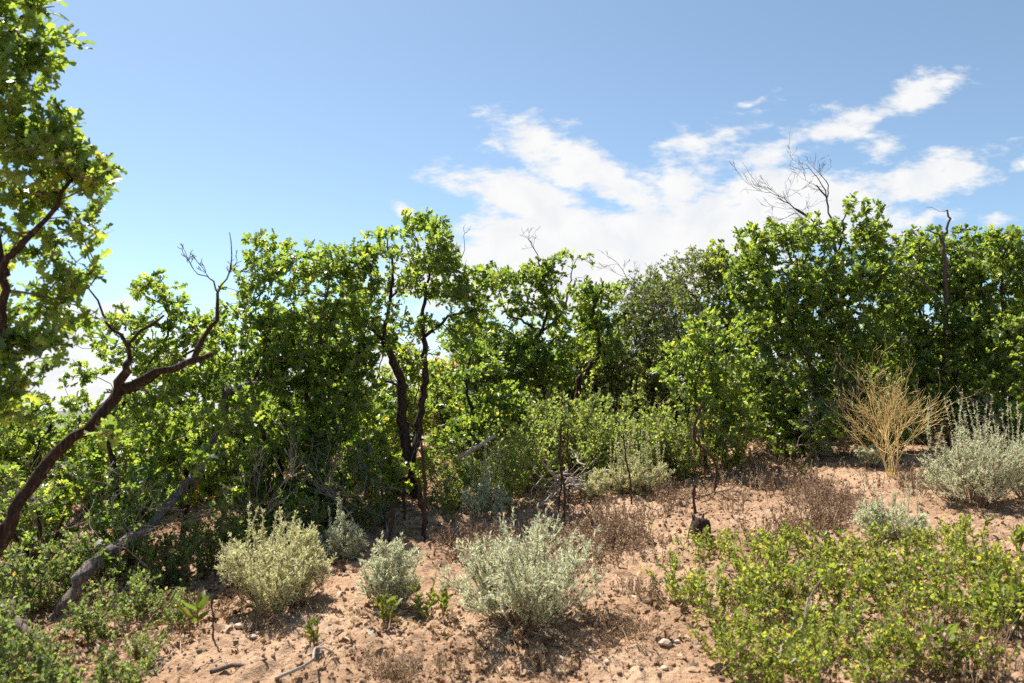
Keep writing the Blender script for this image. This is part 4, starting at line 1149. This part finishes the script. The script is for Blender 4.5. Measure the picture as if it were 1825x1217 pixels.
bp = foot(1010, 7.05)
for i in range(34):
    c = bp + np.array([rng.normal() * .15, rng.normal() * .13, .06 + abs(rng.normal()) * .11])
    a = rng.uniform(0, 6.28); ln = rng.uniform(.12, .34); d = np.array([math.cos(a), math.sin(a) * .7, rng.normal() * .35]) * ln
    A_, B_ = c - d, c + d
    A_[2] = max(A_[2], float(H(A_[0], A_[1])) + .01); B_[2] = max(B_[2], float(H(B_[0], B_[1])) + .01)
    log('stick', 'bleached grey stick lying in the tangled brush pile behind the centre stalks', 'stick', A_, B_, rng.uniform(.005, .011), .004, 'pale', 'sticks of the brush pile', 0, .02)
for i in range(26):
    x0, x1, y0, y1 = [(280, 800, 1110, 1217), (820, 1200, 1110, 1217), (100, 420, 950, 1100)][i % 3]
    p = ground(rng.uniform(x0, x1), rng.uniform(y0, y1)) + [0, 0, .008]
    a = rng.uniform(0, 6.28); ln = rng.uniform(.04, .13)
    q = p + np.array([math.cos(a), math.sin(a), 0]) * ln; q[2] = float(H(q[0], q[1])) + .01
    log('twig', ['small dry twig lying on the bare sand at the lower left', 'small dry twig lying on the sand before the largest sagebrush', 'small dry twig lying on leaf litter by the slanting grey trunk'][i % 3],
        'twig', p, q, .0035, .002, 'pale', 'small twigs on the ground', 0, .006)

def stump():
    b = ground(1247, 955); k = b[1] / FPX
    t = thing('stump', 'small dark rotten stump at the top of the yellow green shrubs', 'stump', b, 0)
    mb = MB(); S = np.array([[0, 0, -.04], [0, 0, .03], [.005, 0, .07], [.008, 0, .105]])
    tubes(mb, [(S, np.array([.075, .062, .058, .05]))], 14, .22); mb.build('trunk', M['bark'], t, True)
    mb = MB(); 
    tubes(mb, [(np.array([[.03 * math.cos(a), .03 * math.sin(a), .06], [.05 * math.cos(a), .05 * math.sin(a), .10 + .05 * rng.random()]]), np.array([.02, .004])) for a in rng.uniform(0, 6.28, 7)], 5, .2)
    mb.build('broken_splinters', M['bark'], t, True)
stump()

def stone(label, px, py, s):
    b = ground(px, py)
    import bmesh
    bm = bmesh.new(); bmesh.ops.create_icosphere(bm, subdivisions=3, radius=1)
    k = rng.normal(size=(5, 3)) * 1.6; ph = rng.uniform(0, 6, 5)
    for v_ in bm.verts:
        c = np.array(v_.co); f = 1 + .09 * np.sin(k @ c * 1.5 + ph).sum() * .6
        v_.co = Vector(c * f * s * np.array([1.15, .9, .62]))
    me = bpy.data.meshes.new('stone'); bm.to_mesh(me); bm.free()
    me.polygons.foreach_set('use_smooth', np.ones(len(me.polygons), bool))
    me.materials.append(M['stone'])
    o = bpy.data.objects.new('stone', me); COL.objects.link(o); o.location = Vector(b + [0, 0, s * .25]); o.rotation_euler.z = rng.uniform(0, 6)
    tag(o, label, 'stone', 'stones on the sand')
stone('pale rounded stone on the sand left of the yellow green shrubs', 1186, 1150, .024)
stone('flat pale stone just right of the rounded one beside the shrubs', 1206, 1148, .014)
stone('small pale stone below the rounded one beside the shrubs', 1184, 1192, .016)
stone('reddish small stone on the sand before the largest sagebrush', 1082, 1182, .012)
stone('flat stone at the lower edge of the pale green sagebrush', 425, 1118, .022)
stone('pale stone beneath the thin leaning stalks on the slope', 1235, 832, .028)
stone('small stone on sand left of the small lower herb', 450, 1138, .018)
stone('pale stone among the shrubs at the bottom right', 1700, 1200, .02)

def project(P):
    r = P - np.array([0, 0, CAMZ]); f = cp * r[:, 1] + sp * r[:, 2]; u_ = -sp * r[:, 1] + cp * r[:, 2]
    return 912.5 + r[:, 0] / f * FPX, 608.5 - u_ / f * FPX

def litter():
    n = 90000
    y = rng.uniform(2.3, 10.5, n); x = rng.uniform(-.75, .75, n) * y
    z = H(x, y); P = np.stack([x, y, z], -1); px, py = project(P)
    # leaf litter under the thicket and drifts of it around the shrubs
    edge = 1230 - (px - 230) * .52            # sand / thicket border
    edge = np.where(px > 880, 890 - (px - 880) * .11, edge)
    inth = 1 / (1 + np.exp((py - edge + 25) / 14))
    drift = np.clip(vnoise(x / .35, y / .35, 11) * 1.6 - .35, 0, 1)
    spots = np.zeros(n)
    for (cx, cy_, rx, ry, wt) in [(940, 1130, 210, 60, 1.2), (830, 1190, 150, 60, 1.3), (1180, 1110, 120, 60, .8), (700, 1110, 130, 30, .6), (1270, 1150, 80, 80, .6), (520, 1110, 160, 35, .6), (1500, 1120, 350, 120, .45), (1250, 900, 260, 90, .35), (860, 960, 110, 50, .3)]:
        spots = np.maximum(spots, wt * np.exp(-((px - cx) / rx) ** 2 - ((py - cy_) / ry) ** 2))
    pr = np.maximum(.8 * inth, spots * (.3 + .7 * drift) * .85) * .6 + .016
    k = rng.random(n) < pr
    P = P[k]; m = len(P); P[:, 2] += .004 + rng.random(m) * .008
    a = rng.uniform(0, 6.28, m)
    d = np.stack([np.cos(a), np.sin(a), rng.normal(size=m) * .25], -1)
    mb = MB(); leaves(mb, P, d, rng.uniform(.02, .058, m), OAKF, 1.0, cup=3.2)
    o = mb.build('leaf_litter', M['litter'], None)
    tag(o, 'brown dead leaves strewn over the ground', 'leaf litter', None, 'stuff')
    # dry grass blades and straw scraps
    k2 = rng.random(n) < np.maximum(spots * .2, .05 * inth + .006) * (.4 + drift)
    P = np.stack([x, y, z], -1)[k2]; m = len(P)
    a = rng.uniform(0, 6.28, m); d = np.stack([np.cos(a), np.sin(a), rng.uniform(0, 1.2, m)], -1)
    mb = MB(); leaves(mb, P, d, rng.uniform(.05, .13, m), _strip(.035), .3, cup=3)
    o = mb.build('dry_grass', M['grass'], None)
    tag(o, 'straw coloured dry grass blades scattered on the sand', 'dry grass', None, 'stuff')
litter()

def clods():
    n = 60000
    y = rng.uniform(2.4, 9.5, n) ; x = rng.uniform(-.72, .72, n) * y
    k = rng.random(n) < np.clip(.40 + vnoise(x / .6, y / .6, 21) * .5, .03, 1) * np.clip(5 / y, .2, 1)
    x = x[k]; y = y[k]; m = len(x); z = H(x, y)
    s = .0035 + .010 * rng.random(m) ** 4
    base = np.array([[1, 0, 0], [-1, 0, 0], [0, 1, 0], [0, -1, 0], [0, 0, 1], [0, 0, -1.]])
    c = np.array([[sx, sy, sz] for sx in (1, -1) for sy in (1, -1) for sz in (1, -1)]) * .66
    T = []; 
    for i, (sx, sy, sz) in enumerate([(sx, sy, sz) for sx in (1, -1) for sy in (1, -1) for sz in (1, -1)]):
        ax, ay, az = (0 if sx > 0 else 1), (2 if sy > 0 else 3), (4 if sz > 0 else 5)
        v = 6 + i
        tri = [(ax, ay, v), (ay, az, v), (az, ax, v)]
        if sx * sy * sz < 0: tri = [t_[::-1] for t_ in tri]
        T += tri
    V0 = np.concatenate([base, c]); T = np.array(T)
    V = V0[None] * rng.uniform(.55, 1.35, (m, 14, 1)) * s[:, None, None] * rng.uniform(.7, 1.3, (m, 1, 3))
    V[:, :, 0] += x[:, None]; V[:, :, 1] += y[:, None]; V[:, :, 2] += (z + s * .25)[:, None]
    off = (np.arange(m) * 14)[:, None, None]
    mb = MB(); mb.add(V.reshape(-1, 3), None, (T[None] + off).reshape(-1, 3))
    o = mb.build('soil_clods', M['soil'], None, False)
    tag(o, 'small crumbs and clods of sandy soil', 'soil clods', None, 'stuff')
clods()

def far_scrub():
    n = 3000
    d = np.exp(rng.uniform(math.log(32), math.log(520), n)); az = rng.uniform(-.95, .95, n)
    x = d * np.sin(az); y = d * np.cos(az); r = rng.uniform(.8, 1.9, n) * np.clip(d / 60, 1, 4)
    z = H(x, y); k = 44
    q = unit(rng.normal(size=(n, k, 3))); q[:, :, 2] = np.abs(q[:, :, 2])
    P = np.stack([x, y, z], -1)[:, None] + q * (r[:, None] * rng.uniform(.55, 1, (n, k)))[:, :, None] * np.array([1, 1, .85])
    mb = MB(); leaves(mb, P.reshape(-1, 3), (q + rng.normal(size=q.shape) * .5).reshape(-1, 3), np.repeat(r, k) * rng.uniform(.2, .36, n * k), OAKF, .6)
    o = mb.build('distant_scrub', M['oakdull'], None)
    tag(o, 'distant scrub covering the land beyond the thicket', 'scrub', None, 'stuff')
far_scrub()
